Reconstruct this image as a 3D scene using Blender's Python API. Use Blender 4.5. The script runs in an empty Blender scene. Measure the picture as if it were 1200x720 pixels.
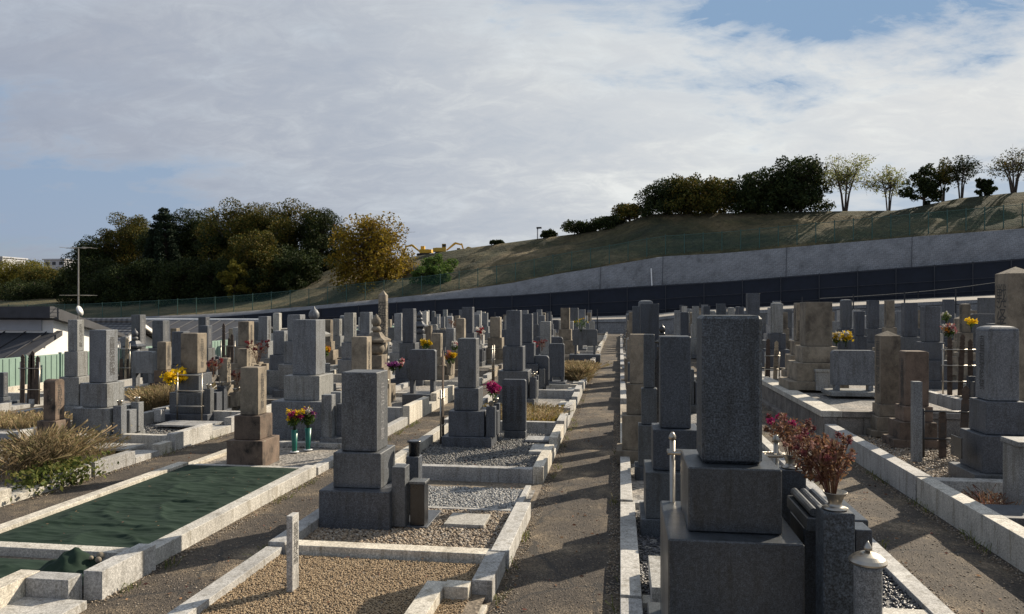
import bpy, bmesh, math, random
import numpy as np
from mathutils import Vector, Matrix
random.seed(7); RNG = np.random.default_rng(7)
S = bpy.context.scene; COL = S.collection
F = 880.0; CH = 2.0; YAW = math.radians(8.2); SN, CS = math.sin(YAW), math.cos(YAW)

# ---------------------------------------------------------------- survey helpers (bearing in the photo + distance -> ground position)
def W(px, d, z=0.0):
    xc = (px-600)/F*d
    return Vector((CS*xc - SN*d, SN*xc + CS*d, z))
def coef(px):
    r = (px-600)/F
    return CS*r - SN
def d_row(px, X): return X/coef(px)
def zy(y, d): return CH - (y-360)/F*d
def interp(px, tab):
    return float(np.interp(px, [t[0] for t in tab], [t[1] for t in tab]))

# ---------------------------------------------------------------- materials
def mat(name):
    m = bpy.data.materials.new(name); m.use_nodes = True
    nt = m.node_tree; b = nt.nodes['Principled BSDF']
    return m, nt, b
def nd(nt, typ, **kw):
    n = nt.nodes.new(typ)
    for k, v in kw.items():
        if k.startswith('i_'): n.inputs[k[2:].replace('_', ' ')].default_value = v
        elif k.startswith('n_'): n.inputs[int(k[2:])].default_value = v
        else: setattr(n, k, v)
    return n
def noise(nt, co, scale, detail=3, rough=.55, dist=0):
    n = nd(nt, 'ShaderNodeTexNoise', i_Scale=scale, i_Detail=detail, i_Roughness=rough, i_Distortion=dist)
    nt.links.new(co, n.inputs['Vector']); return n.outputs['Fac']
def ramp(nt, fac, stops):
    r = nt.nodes.new('ShaderNodeValToRGB'); e = r.color_ramp.elements
    e[0].position, e[0].color = stops[0][0], (*stops[0][1], 1)
    e[1].position, e[1].color = stops[-1][0], (*stops[-1][1], 1)
    for p, c in stops[1:-1]:
        q = e.new(p); q.color = (*c, 1)
    nt.links.new(fac, r.inputs['Fac']); return r.outputs['Color']
def g3(v): return (v, v, v)
def mix(nt, a, b, fac, mode='MIX'):
    m = nt.nodes.new('ShaderNodeMix'); m.data_type = 'RGBA'; m.blend_type = mode
    for sock, v in ((m.inputs[0], fac), (m.inputs[6], a), (m.inputs[7], b)):
        if hasattr(v, 'is_output'): nt.links.new(v, sock)
        elif isinstance(v, (int, float)): sock.default_value = v
        else: sock.default_value = (*v, 1)
    return m.outputs[2]
def coords(nt, kind='Object'):
    return nt.nodes.new('ShaderNodeTexCoord').outputs[kind]
def worldco(nt):
    return nt.nodes.new('ShaderNodeNewGeometry').outputs['Position']
def bump(nt, b, h, strength=.3, dist=.01):
    n = nd(nt, 'ShaderNodeBump', i_Strength=strength, i_Distance=dist)
    nt.links.new(h, n.inputs['Height']); nt.links.new(n.outputs['Normal'], b.inputs['Normal'])
def sc(c, k): return tuple(min(1, x*k) for x in c)

def granite(name, base, rough=.35, speck=.55, size=1.0, stain=.25):
    m, nt, b = mat(name); co = worldco(nt)
    f1 = noise(nt, co, 170/size, 2, .7)
    c = ramp(nt, f1, [(.36, sc(base, 1-speck)), (.5, base), (.66, sc(base, 1+speck*1.3))])
    f2 = noise(nt, co, 60/size, 2, .5)
    c = mix(nt, c, ramp(nt, f2, [(.35, g3(.75)), (.65, g3(1.2))]), 1.0, 'MULTIPLY')
    f3 = noise(nt, co, 2.2, 5, .65, .4)
    c = mix(nt, c, ramp(nt, f3, [(.3, g3(1-stain)), (.6, g3(1.05))]), 1.0, 'MULTIPLY')
    mp = nd(nt, 'ShaderNodeMapping'); mp.inputs['Scale'].default_value = (1, 1, .12); nt.links.new(co, mp.inputs[0])
    f4 = noise(nt, mp.outputs[0], 14, 5, .7)
    c = mix(nt, c, ramp(nt, f4, [(.36, (.66, .64, .60)), (.47, g3(.96)), (.7, g3(1.1))]), 1.0, 'MULTIPLY')
    oi = nt.nodes.new('ShaderNodeObjectInfo')
    c = mix(nt, c, ramp(nt, oi.outputs['Random'], [(0, (.74, .75, .78)), (.5, g3(.98)), (.8, (1.1, 1.07, 1.0)), (1, (1.35, 1.27, 1.12))]), 1.0, 'MULTIPLY')
    nt.links.new(c, b.inputs['Base Color'])
    r = ramp(nt, f3, [(.3, g3(min(1, rough+.18))), (.7, g3(rough))]); nt.links.new(r, b.inputs['Roughness'])
    bump(nt, b, f1, .12, .002)
    return m
def oldstone(name, base, dark=(.075, .062, .05), lich=(.26, .26, .19)):
    m, nt, b = mat(name); co = worldco(nt)
    mp = nd(nt, 'ShaderNodeMapping'); mp.inputs['Scale'].default_value = (1, 1, .75); nt.links.new(co, mp.inputs[0])
    f = noise(nt, mp.outputs[0], 5, 8, .68, .2)
    c = ramp(nt, f, [(.33, dark), (.44, sc(base, .7)), (.56, base), (.72, sc(base, 1.2))])
    f2 = noise(nt, co, 16, 5, .7)
    c = mix(nt, c, lich, ramp(nt, f2, [(.62, g3(0)), (.68, g3(.55))]))
    f3 = noise(nt, co, 130, 3, .7)
    c = mix(nt, c, ramp(nt, f3, [(.3, g3(.7)), (.7, g3(1.25))]), 1.0, 'MULTIPLY')
    oi = nt.nodes.new('ShaderNodeObjectInfo')
    c = mix(nt, c, ramp(nt, oi.outputs['Random'], [(0, g3(.8)), (1, g3(1.2))]), 1.0, 'MULTIPLY')
    nt.links.new(c, b.inputs['Base Color']); b.inputs['Roughness'].default_value = .85
    bump(nt, b, mix(nt, f3, f, .6), .5, .01)
    return m
def plain(name, c, rough=.6, metal=0, var=.15, scale=8, bmp=0):
    m, nt, b = mat(name); co = worldco(nt)
    f = noise(nt, co, scale, 5, .6)
    cc = ramp(nt, f, [(.3, sc(c, 1-var)), (.7, sc(c, 1+var))])
    nt.links.new(cc, b.inputs['Base Color'])
    b.inputs['Roughness'].default_value = rough; b.inputs['Metallic'].default_value = metal
    if bmp: bump(nt, b, f, bmp, .01)
    return m
def soil(name, stops, pscale=60, bstr=.6, grit=((.3, .62), (.7, 1.35)), big=1.2, crack=False):
    m, nt, b = mat(name); co = worldco(nt)
    f = noise(nt, co, big, 6, .62, .3)
    c = ramp(nt, f, stops)
    v = nd(nt, 'ShaderNodeTexVoronoi', i_Scale=pscale); nt.links.new(co, v.inputs['Vector'])
    vs = nt.nodes.new('ShaderNodeSeparateColor'); nt.links.new(v.outputs['Color'], vs.inputs[0])
    c = mix(nt, c, ramp(nt, vs.outputs[0], [(0, g3(grit[0][1])), (1, g3(grit[1][1]))]), 1.0, 'MULTIPLY')
    f2 = noise(nt, co, 14, 4, .6)
    c = mix(nt, c, ramp(nt, f2, [(.3, g3(.78)), (.7, g3(1.18))]), 1.0, 'MULTIPLY')
    if crack:
        v2 = nd(nt, 'ShaderNodeTexVoronoi', feature='DISTANCE_TO_EDGE', i_Scale=.55)
        nz = nd(nt, 'ShaderNodeTexNoise', i_Scale=3.0, i_Detail=4.0)
        nt.links.new(co, nz.inputs['Vector'])
        ad = nd(nt, 'ShaderNodeVectorMath', operation='MULTIPLY_ADD'); nt.links.new(nz.outputs['Color'], ad.inputs[0]); ad.inputs[1].default_value = (.3, .3, .3); nt.links.new(co, ad.inputs[2])
        nt.links.new(ad.outputs[0], v2.inputs['Vector'])
        c = mix(nt, g3(.02), c, ramp(nt, v2.outputs['Distance'], [(.003, g3(.25)), (.012, g3(1))]))
    nt.links.new(c, b.inputs['Base Color']); b.inputs['Roughness'].default_value = .92
    bump(nt, b, v.outputs['Distance'], bstr, .008)
    return m
def leafmat(name, cols, transl=.35, rough=.55):
    m, nt, b = mat(name)
    g = nt.nodes.new('ShaderNodeNewGeometry')
    c = ramp(nt, g.outputs['Random Per Island'], [(i/(len(cols)-1), x) for i, x in enumerate(cols)])
    n = noise(nt, g.outputs['Position'], .55, 3, .6)
    c = mix(nt, c, ramp(nt, n, [(.35, g3(.65)), (.65, g3(1.35))]), 1.0, 'MULTIPLY')
    nt.links.new(c, b.inputs['Base Color']); b.inputs['Roughness'].default_value = .7; b.inputs['Specular IOR Level'].default_value = .15
    t = nt.nodes.new('ShaderNodeBsdfTranslucent'); nt.links.new(c, t.inputs['Color'])
    mx = nd(nt, 'ShaderNodeMixShader'); mx.inputs[0].default_value = transl
    nt.links.new(b.outputs[0], mx.inputs[1]); nt.links.new(t.outputs[0], mx.inputs[2])
    nt.links.new(mx.outputs[0], nt.nodes['Material Output'].inputs['Surface'])
    return m

M = {
 'dark': granite('dark granite', (.082, .091, .106), .42, .55),
 'grey': granite('grey granite', (.185, .195, .205), .45, .5),
 'deep': granite('deep dark granite', (.045, .053, .064), .3, .5),
 'rowdark': granite('blue dark granite', (.052, .062, .076), .4, .5),
 'light': granite('pale granite', (.34, .34, .335), .55, .4),
 'kerb': granite('kerb granite', (.44, .43, .405), .7, .32, 1, .3),
 'kerbold': granite('old kerb granite', (.26, .235, .205), .85, .35, 1, .5),
 'tan': oldstone('tan weathered stone', (.225, .188, .14)),
 'tanclean': oldstone('sandstone', (.26, .22, .165), (.11, .09, .07), (.3, .28, .22)),
 'brown': oldstone('brown weathered stone', (.16, .115, .085), (.02, .016, .013)),
 'black': granite('black granite', (.02, .022, .026), .2, .5),
 'nearstone': granite('speckled granite', (.052, .063, .074), .5, .75, 1.6, .2),
 'steel': plain('brushed steel', (.40, .37, .32), .38, 1, .15),
 'oldwood': plain('weathered wood', (.07, .05, .038), .85, 0, .4, 18, .3),
 'palewood': plain('pale wood', (.36, .29, .2), .8, 0, .25, 20, .2),
 'ink': plain('carved lettering', (.05, .048, .045), .8),
 'inklight': plain('pale carved lettering', (.12, .11, .1), .8),
 'inkgrey': plain('silver carved lettering', (.21, .21, .215), .8),
 'white': plain('white plaster', (.82, .80, .76), .75, 0, .05, 2),
 'greywall': plain('plain shaded and hazed grey', (.42, .43, .46), .7, 0, .06, 3),  # carries house wall shade and far block haze; plain on the lamp pole
 'roof': plain('dark roof sheet', (.045, .047, .055), .75, 0, .25, 3),
 'navy': plain('dark navy sheet', (.006, .009, .018), .8, 0, .25, 1.5),
 'fencegreen': plain('fence paint', (.03, .09, .075), .5),
 'panelgreen': plain('green panel', (.20, .30, .25), .55, 0, .1, 3),
 'bark': plain('bark', (.06, .045, .035), .9, 0, .4, 10, .5),
 'yellow': plain('machine yellow', (.62, .38, .04), .5),
 'blackpaint': plain('black paint', (.015, .015, .017), .5),
 'plasticgreen': plain('green plastic', (.01, .13, .10), .35),
 'whitepaint': plain('white paint', (.8, .8, .78), .5),
 'path': soil('worn path', [(.3, (.034, .028, .023)), (.5, (.062, .050, .038)), (.58, (.095, .075, .052)), (.68, (.20, .155, .105))], 95, .8, ((0, .4), (1, 1.8)), 1.5, True),
 'earth': soil('earth', [(.3, (.10, .085, .065)), (.7, (.22, .18, .135))], 50),
 'road': soil('road', [(.3, (.2, .185, .165)), (.7, (.29, .27, .235))], 30, .2),
 'gravelfar': soil('plot gravel', [(.35, (.10, .10, .10)), (.5, (.20, .19, .175)), (.65, (.30, .26, .21))], 40, .9, ((0, .45), (1, 1.6)), .35),
}
def foliage_mats():
    M['leaf_dark'] = leafmat('dark leaves', [(.012, .022, .008), (.026, .040, .012), (.055, .065, .018)], .2)
    M['leaf_olive'] = leafmat('olive leaves', [(.022, .034, .009), (.05, .06, .012), (.12, .105, .02), (.15, .10, .018)], .22)
    M['leaf_gold'] = leafmat('golden leaves', [(.12, .085, .012), (.24, .17, .018), (.32, .22, .025), (.09, .085, .016), (.17, .085, .014)])
    M['leaf_yellow'] = leafmat('yellow green leaves', [(.12, .12, .02), (.22, .18, .03), (.09, .10, .02)])
    M['leaf_green'] = leafmat('green leaves', [(.05, .09, .022), (.08, .14, .03), (.11, .15, .04)])
    M['leaf_pine'] = leafmat('needles', [(.012, .022, .012), (.022, .036, .018)], .15)
    M['leaf_pale'] = leafmat('pale leaves', [(.12, .15, .05), (.2, .22, .08), (.18, .15, .05)], .5)
    M['drygrass'] = leafmat('dry grass', [(.26, .19, .105), (.40, .31, .19), (.16, .11, .06), (.3, .25, .13), (.12, .12, .05)], .3)
    M['weed'] = leafmat('weeds', [(.07, .10, .025), (.13, .16, .04), (.22, .2, .06)], .35)
    M['rust'] = leafmat('withered leaves', [(.10, .045, .028), (.2, .10, .055), (.32, .2, .11), (.09, .04, .03), (.26, .12, .10)], .3)
    M['stem'] = leafmat('stems', [(.03, .06, .02), (.05, .09, .03)], .2)
    for n, c in (('f_yellow', (.8, .55, .02)), ('f_magenta', (.42, .03, .15)), ('f_purple', (.28, .06, .25)), ('f_red', (.3, .03, .04)),
                 ('f_orange', (.65, .25, .03)), ('f_white', (.75, .72, .65)), ('f_pink', (.6, .25, .25)), ('f_dull', (.17, .055, .06)), ('f_wilt', (.30, .17, .14))):
        M[n] = leafmat(n, [sc(c, .6), c, sc(c, 1.2)], .3)
foliage_mats()

def hillmat():
    m, nt, b = mat('hill grass'); co = worldco(nt)
    mp = nd(nt, 'ShaderNodeMapping'); mp.inputs['Scale'].default_value = (1, 1, 2.5); nt.links.new(co, mp.inputs[0])
    f = noise(nt, mp.outputs[0], .09, 8, .68, .6)
    c = ramp(nt, f, [(.36, (.026, .034, .013)), (.47, (.06, .058, .023)), (.57, (.125, .10, .045)), (.70, (.23, .175, .095))])
    f2 = noise(nt, co, 1.6, 6, .7)
    c = mix(nt, c, ramp(nt, f2, [(.3, g3(.45)), (.7, g3(1.35))]), 1.0, 'MULTIPLY')
    f3 = noise(nt, co, 6, 3, .7)
    c = mix(nt, c, ramp(nt, f3, [(.3, g3(.7)), (.7, g3(1.25))]), 1.0, 'MULTIPLY')
    nt.links.new(c, b.inputs['Base Color']); b.inputs['Roughness'].default_value = 1
    bump(nt, b, f2, 1.0, .5); return m
M['hill'] = hillmat()
def blockwall(name, c, sx=1.0, sz=1.0):
    m, nt, b = mat(name); co = worldco(nt)
    mp = nd(nt, 'ShaderNodeMapping'); mp.inputs['Rotation'].default_value = (math.radians(90), 0, 0); nt.links.new(co, mp.inputs[0])
    v = nd(nt, 'ShaderNodeTexVoronoi', feature='DISTANCE_TO_EDGE', i_Scale=5.5*sx); v.inputs['Randomness'].default_value = .35
    nt.links.new(co, v.inputs['Vector'])
    f = noise(nt, co, .8, 9, .78)
    cc = ramp(nt, f, [(.34, sc(c, .5)), (.45, sc(c, .9)), (.66, sc(c, 1.3))])
    cc = mix(nt, sc(c, .55), cc, ramp(nt, v.outputs['Distance'], [(.0, g3(0)), (.09, g3(1))]))
    nt.links.new(cc, b.inputs['Base Color']); b.inputs['Roughness'].default_value = .9
    bump(nt, b, v.outputs['Distance'], .8, .08); return m
M['slopeblock'] = blockwall('slope blocks', (.22, .222, .228))
M['lowwall'] = blockwall('masonry', (.20, .20, .20), 1.4)
def tilemat():
    m, nt, b = mat('roof tiles'); co = worldco(nt)
    w = nd(nt, 'ShaderNodeTexWave', i_Scale=1.6, i_Distortion=.3); w.bands_direction = 'Y'; nt.links.new(co, w.inputs['Vector'])
    w2 = nd(nt, 'ShaderNodeTexWave', i_Scale=1.4, i_Distortion=.2); w2.bands_direction = 'X'; nt.links.new(co, w2.inputs['Vector'])
    c = mix(nt, ramp(nt, w.outputs['Fac'], [(.2, (.035, .037, .042)), (.8, (.12, .122, .13))]), ramp(nt, w2.outputs['Fac'], [(.2, g3(.6)), (.8, g3(1.2))]), 1.0, 'MULTIPLY')
    nt.links.new(c, b.inputs['Base Color']); b.inputs['Roughness'].default_value = .5
    bump(nt, b, w.outputs['Fac'], .6, .05); return m
M['tiles'] = tilemat()
def tarpmat():
    m, nt, b = mat('dark green sheet'); co = worldco(nt)
    f = noise(nt, co, 1.5, 4, .6)
    c = ramp(nt, f, [(.3, (.008, .021, .013)), (.7, (.016, .034, .022))])
    nt.links.new(c, b.inputs['Base Color']); b.inputs['Roughness'].default_value = .85; b.inputs['Specular IOR Level'].default_value = .25
    w = noise(nt, co, 160, 2, .5); bump(nt, b, w, .25, .004); return m
M['tarp'] = tarpmat()
def meshmat():
    m, nt, b = mat('green wire mesh')
    b.inputs['Base Color'].default_value = (.03, .11, .09, 1); b.inputs['Roughness'].default_value = .6
    t = nt.nodes.new('ShaderNodeBsdfTransparent'); mx = nd(nt, 'ShaderNodeMixShader'); mx.inputs[0].default_value = .22
    nt.links.new(t.outputs[0], mx.inputs[1]); nt.links.new(b.outputs[0], mx.inputs[2])
    nt.links.new(mx.outputs[0], nt.nodes['Material Output'].inputs['Surface']); return m
M['wiremesh'] = meshmat()
def pebmat(name, cols, rough=.6):
    m, nt, b = mat(name)
    g = nt.nodes.new('ShaderNodeNewGeometry')
    c = ramp(nt, g.outputs['Random Per Island'], [(i/(len(cols)-1), x) for i, x in enumerate(cols)])
    nt.links.new(c, b.inputs['Base Color']); b.inputs['Roughness'].default_value = rough; return m
M['peb_black'] = pebmat('black pebbles', [(.02, .022, .028), (.05, .052, .06), (.10, .10, .11), (.03, .03, .035)], .4)
M['peb_brown'] = pebmat('brown pebbles', [(.10, .07, .045), (.24, .18, .12), (.36, .29, .21), (.15, .12, .09), (.42, .38, .32)], .7)
M['peb_tan'] = pebmat('tan gravel', [(.20, .14, .08), (.34, .25, .15), (.28, .20, .12), (.42, .33, .21)], .8)
M['peb_grey'] = pebmat('grey pebbles', [(.12, .125, .13), (.24, .25, .25), (.36, .36, .35), (.18, .17, .16), (.45, .45, .43)], .6)
M['peb_slate'] = pebmat('slate pebbles', [(.06, .065, .07), (.12, .125, .13), (.2, .19, .17), (.09, .085, .08)], .6)

# ---------------------------------------------------------------- mesh helpers
def link(name, me, m, parent=None, loc=None):
    o = bpy.data.objects.new(name, me); COL.objects.link(o)
    if m is not None and not me.materials: me.materials.append(M[m] if isinstance(m, str) else m)
    if parent is not None: o.parent = parent
    if loc is not None: o.location = loc
    return o
def obj(name, bm, m, parent=None, loc=None, smooth=False):
    me = bpy.data.meshes.new(name); bm.normal_update(); bm.to_mesh(me); bm.free()
    if smooth:
        for p in me.polygons: p.use_smooth = True
    return link(name, me, m, parent, loc)
def thing(name, label, cat, loc=(0, 0, 0), rz=0, group=None):
    o = bpy.data.objects.new(name, None); COL.objects.link(o); o.location = loc; o.rotation_euler = (0, 0, rz)
    o.empty_display_size = .2; return tag(o, label, cat, group)
def tag(o, label, cat, group=None):
    o['label'] = label; o['category'] = cat
    if group: o['group'] = group
    return o
def kindof(o, k): o['kind'] = k; return o
def B(bm, x0, x1, y0, y1, z0, z1, r=.006, taper=0):
    c = [(x0, y0, z0), (x1, y0, z0), (x1, y1, z0), (x0, y1, z0), (x0+taper, y0+taper, z1), (x1-taper, y0+taper, z1), (x1-taper, y1-taper, z1), (x0+taper, y1-taper, z1)]
    v = [bm.verts.new(p) for p in c]
    fs = [bm.faces.new([v[i] for i in f]) for f in ((0, 3, 2, 1), (4, 5, 6, 7), (0, 1, 5, 4), (1, 2, 6, 5), (2, 3, 7, 6), (3, 0, 4, 7))]
    if r > 0:
        es = list({e for f in fs for e in f.edges})
        bmesh.ops.bevel(bm, geom=es, offset=r, segments=1, affect='EDGES')
    return bm
def box(name, x0, x1, y0, y1, z0, z1, m, parent=None, r=.006, loc=None, taper=0):
    bm = bmesh.new(); B(bm, x0, x1, y0, y1, z0, z1+(random.uniform(-.007, .007) if 'kerb' in name else 0), r*.6, taper); return obj(name, bm, m, parent, loc)
def tube(bm, a, b, r, n=8, r2=None, cap=True):
    a, b = Vector(a), Vector(b); d = (b-a); L = d.length
    if L < 1e-6: return
    q = d.to_track_quat('Z', 'Y').to_matrix().to_4x4(); q.translation = (a+b)/2
    bmesh.ops.create_cone(bm, cap_ends=cap, segments=n, radius1=r, radius2=r if r2 is None else r2, depth=L, matrix=q)
def lathe(bm, prof, n=20, cx=0, cy=0):
    rings = []
    for r, z in prof:
        rings.append([bm.verts.new((cx+max(r, 1e-4)*math.cos(2*math.pi*i/n), cy+max(r, 1e-4)*math.sin(2*math.pi*i/n), z)) for i in range(n)])
    for a, b in zip(rings, rings[1:]):
        for i in range(n): bm.faces.new((a[i], a[(i+1) % n], b[(i+1) % n], b[i]))
    bm.faces.new(rings[0][::-1]); bm.faces.new(rings[-1])
def prism(bm, pts, axis, t0, t1, r=0):
    """pts: outline (u,z); axis 'x': outline in y-z, extruded x from t0 to t1; 'y': outline in x-z."""
    def P(u, z, t): return (t, u, z) if axis == 'x' else (u, t, z)
    a = [bm.verts.new(P(u, z, t0)) for u, z in pts]; b = [bm.verts.new(P(u, z, t1)) for u, z in pts]
    n = len(pts); fs = [bm.faces.new(a), bm.faces.new(b[::-1])]
    for i in range(n): fs.append(bm.faces.new((a[i], b[i], b[(i+1) % n], a[(i+1) % n])))
    bmesh.ops.recalc_face_normals(bm, faces=fs)
    if r > 0:
        es = [e for e in set(fs[0].edges) | set(fs[1].edges)]
        bmesh.ops.bevel(bm, geom=es, offset=r, segments=1, affect='EDGES')
def np_mesh(name, V, Fc, m, smooth=False, parent=None, loc=None):
    me = bpy.data.meshes.new(name); k = Fc.shape[1]
    me.vertices.add(len(V)); me.vertices.foreach_set('co', V.astype(np.float32).ravel())
    me.loops.add(Fc.size); me.loops.foreach_set('vertex_index', Fc.astype(np.int32).ravel())
    me.polygons.add(len(Fc)); me.polygons.foreach_set('loop_start', np.arange(0, Fc.size, k, dtype=np.int32))
    me.polygons.foreach_set('loop_total', np.full(len(Fc), k, dtype=np.int32))
    if smooth: me.polygons.foreach_set('use_smooth', np.ones(len(Fc), dtype=bool))
    me.update(calc_edges=True); me.validate()
    return link(name, me, m, parent, loc)
def leaves(P, size, flat=0.0, aspect=1.6):
    """quads (folded leaf shapes) at points P"""
    n = len(P); a = RNG.normal(size=(n, 3)); a[:, 2] *= (1-flat*.6); a /= np.linalg.norm(a, axis=1)[:, None]
    b = RNG.normal(size=(n, 3)); b -= (b*a).sum(1)[:, None]*a; b /= np.linalg.norm(b, axis=1)[:, None]
    s = size*RNG.uniform(.55, 1.35, n)[:, None]
    c = np.stack([P-a*s*aspect*.5, P+b*s*.42, P+a*s*aspect*.5, P-b*s*.42], 1).reshape(-1, 3)
    return c, np.arange(4*n).reshape(n, 4)
def clump_pts(blobs, n, shell=.55):
    blobs = np.array(blobs, float); vol = blobs[:, 3]**2; pick = RNG.choice(len(blobs), n, p=vol/vol.sum())
    u = RNG.normal(size=(n, 3)); u /= np.linalg.norm(u, axis=1)[:, None]
    r = (shell+(1-shell)*RNG.random(n)**.7)*blobs[pick, 3]
    u[:, 2] *= .85
    return blobs[pick, :3]+u*r[:, None]
def blades(cx, cy, rx, ry, n, h, z=0.0, lean=.45, w=.004, droop=True):
    ang = RNG.uniform(0, 2*np.pi, n); rr = np.sqrt(RNG.random(n))
    bx = cx+rx*rr*np.cos(ang); by = cy+ry*rr*np.sin(ang); hh = h*RNG.uniform(.35, 1.1, n)
    dx = RNG.normal(0, lean, n)*hh+.3*hh*rr*np.cos(ang); dy = RNG.normal(0, lean, n)*hh+.3*hh*rr*np.sin(ang)
    wa = RNG.uniform(0, np.pi, n); wx = np.cos(wa)*w; wy = np.sin(wa)*w
    z0 = np.full(n, z); 
    p0 = np.stack([bx-wx, by-wy, z0], 1); p1 = np.stack([bx+wx, by+wy, z0], 1)
    p2 = np.stack([bx+dx*.4+wx*.8, by+dy*.4+wy*.8, z+hh*.62], 1); p3 = np.stack([bx+dx*.4-wx*.8, by+dy*.4-wy*.8, z+hh*.62], 1)
    p4 = np.stack([bx+dx+wx*.9, by+dy+wy*.9, z+hh*.95], 1); p5 = np.stack([bx+dx-wx*.9, by+dy-wy*.9, z+hh], 1)
    V = np.stack([p0, p1, p2, p3, p4, p5], 1).reshape(-1, 3)
    i = np.arange(n)*6
    Fc = np.concatenate([np.stack([i, i+1, i+2, i+3], 1), np.stack([i+3, i+2, i+4, i+5], 1)])
    return V, Fc
ICO = None
def pebbles(name, x0, x1, y0, y1, z, n, size, m, flat=.6, clip=None):
    global ICO
    if ICO is None:
        bm = bmesh.new(); bmesh.ops.create_icosphere(bm, subdivisions=1, radius=1)
        bm.verts.index_update(); ICO = (np.array([v.co[:] for v in bm.verts]), np.array([[v.index for v in f.verts] for f in bm.faces])); bm.free()
    v0, f0 = ICO
    P = np.stack([RNG.uniform(x0, x1, n), RNG.uniform(y0, y1, n), z+RNG.uniform(-.3, .35, n)*size], 1)
    if clip is not None: P = P[clip(P)]; n = len(P)
    sc3 = size*RNG.uniform(.5, 1.15, (n, 1))*np.stack([RNG.uniform(.7, 1.3, n), RNG.uniform(.6, 1.0, n), RNG.uniform(.4, .8, n)*flat/.6], 1)
    a = RNG.uniform(0, np.pi, n); ca, sa = np.cos(a), np.sin(a); t = RNG.normal(0, .3, n)
    V = v0[None]*(1+RNG.normal(0, .09, (n, len(v0), 1)))*sc3[:, None, :]
    x = V[..., 0]*ca[:, None]-V[..., 1]*sa[:, None]; y = V[..., 0]*sa[:, None]+V[..., 1]*ca[:, None]; zz = V[..., 2]+x*t[:, None]
    V = np.stack([x, y, zz], -1)+P[:, None]
    Fc = (f0[None]+np.arange(n)[:, None, None]*len(v0)).reshape(-1, 3)
    return kindof(np_mesh(name, V.reshape(-1, 3), Fc, m, smooth=True), 'stuff')

# lettering: vertical columns of characters, one mesh per phrase (local: x = across, y = up, 1 unit high)
TXT = {}
def textmesh(s):
    if s in TXT: return TXT[s]
    cu = bpy.data.curves.new('lettering', 'FONT'); cu.body = '\n'.join(s); cu.align_x = 'CENTER'; cu.space_line = .78; cu.size = 1; cu.resolution_u = 2
    cu.extrude = .004
    o = bpy.data.objects.new('lettering', cu); COL.objects.link(o)
    bpy.context.view_layer.update()
    dg = bpy.context.evaluated_depsgraph_get(); me = bpy.data.meshes.new_from_object(o.evaluated_get(dg))
    bpy.data.objects.remove(o)
    vs = np.array([v.co[:] for v in me.vertices])
    mn, mx_ = vs.min(0), vs.max(0); h = mx_[1]-mn[1]
    me.transform(Matrix.Diagonal((1/h, 1/h, .02/h*0+1/h, 1)) @ Matrix.Translation((-(mn[0]+mx_[0])/2, -(mn[1]+mx_[1])/2, 0)))
    TXT[s] = (me, (mx_[0]-mn[0])/h); return TXT[s]
def inscribe(parent, s, side, pos, h, m='ink', narrow=1.0, name='inscription'):
    """side '+x','-x','-y'; pos = centre on that face (local)"""
    me, _ = textmesh(s)
    key = s+m
    if key not in TXT:
        c = me.copy(); c.materials.clear(); c.materials.append(M[m]); TXT[key] = c
    o = bpy.data.objects.new(name, TXT[key]); COL.objects.link(o); o.parent = parent
    rz = {'+x': math.pi/2, '-x': -math.pi/2, '-y': 0}[side]
    o.rotation_euler = (math.pi/2, 0, rz); o.scale = (h*narrow, h, h*.25)
    off = {'+x': (.002, 0, 0), '-x': (-.002, 0, 0), '-y': (0, -.002, 0)}[side]
    o.location = Vector(pos)+Vector(off); return o
PHR = ['先祖代々之墓', '南無阿弥陀佛', '先祖累代之墓', '家代々之墓']

# ---------------------------------------------------------------- camera, sun, sky
cam = bpy.data.cameras.new('camera'); co_ = bpy.data.objects.new('camera', cam); COL.objects.link(co_)
cam.sensor_width = 36; cam.lens = F/1200*36; cam.clip_end = 2000; cam.clip_start = .05
co_.location = (0, 0, CH); co_.rotation_euler = (math.radians(90), 0, YAW); S.camera = co_
SUN_AZ = math.radians(52) - YAW      # to the right of the row axis (+Y)
SUN_EL = math.radians(30)
sd = Vector((math.sin(SUN_AZ)*math.cos(SUN_EL), math.cos(SUN_AZ)*math.cos(SUN_EL), math.sin(SUN_EL)))
sl = bpy.data.lights.new('sun', 'SUN'); sl.energy = 5.0; sl.angle = math.radians(.5); sl.color = (1, .87, .69)
so = bpy.data.objects.new('sun', sl); COL.objects.link(so); so.rotation_euler = sd.to_track_quat('Z', 'Y').to_euler(); so.location = (20, 20, 30)
w = bpy.data.worlds.new('World'); S.world = w; w.use_nodes = True; nt = w.node_tree
bg = nt.nodes['Background']
sky = nt.nodes.new('ShaderNodeTexSky'); sky.sky_type = 'NISHITA'; sky.sun_disc = False; sky.sun_elevation = SUN_EL; sky.sun_rotation = SUN_AZ
sky.air_density = 1.2; sky.dust_density = 1.5; sky.ozone_density = 1.5
g = nt.nodes.new('ShaderNodeTexCoord').outputs['Generated']
sep = nt.nodes.new('ShaderNodeSeparateXYZ'); nt.links.new(g, sep.inputs[0])
def mth(op, a, b=0.0, c=None):
    n = nt.nodes.new('ShaderNodeMath'); n.operation = op
    for i, v in enumerate((a, b) if c is None else (a, b, c)):
        if hasattr(v, 'is_output'): nt.links.new(v, n.inputs[i])
        else: n.inputs[i].default_value = v
    return n.outputs[0]
zc = mth('ADD', mth('MAXIMUM', sep.outputs[2], 0.0), .30)
cb = nt.nodes.new('ShaderNodeCombineXYZ'); nt.links.new(mth('DIVIDE', sep.outputs[0], zc), cb.inputs[0]); nt.links.new(mth('DIVIDE', sep.outputs[1], zc), cb.inputs[1]); cb.inputs[2].default_value = 3.7
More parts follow.
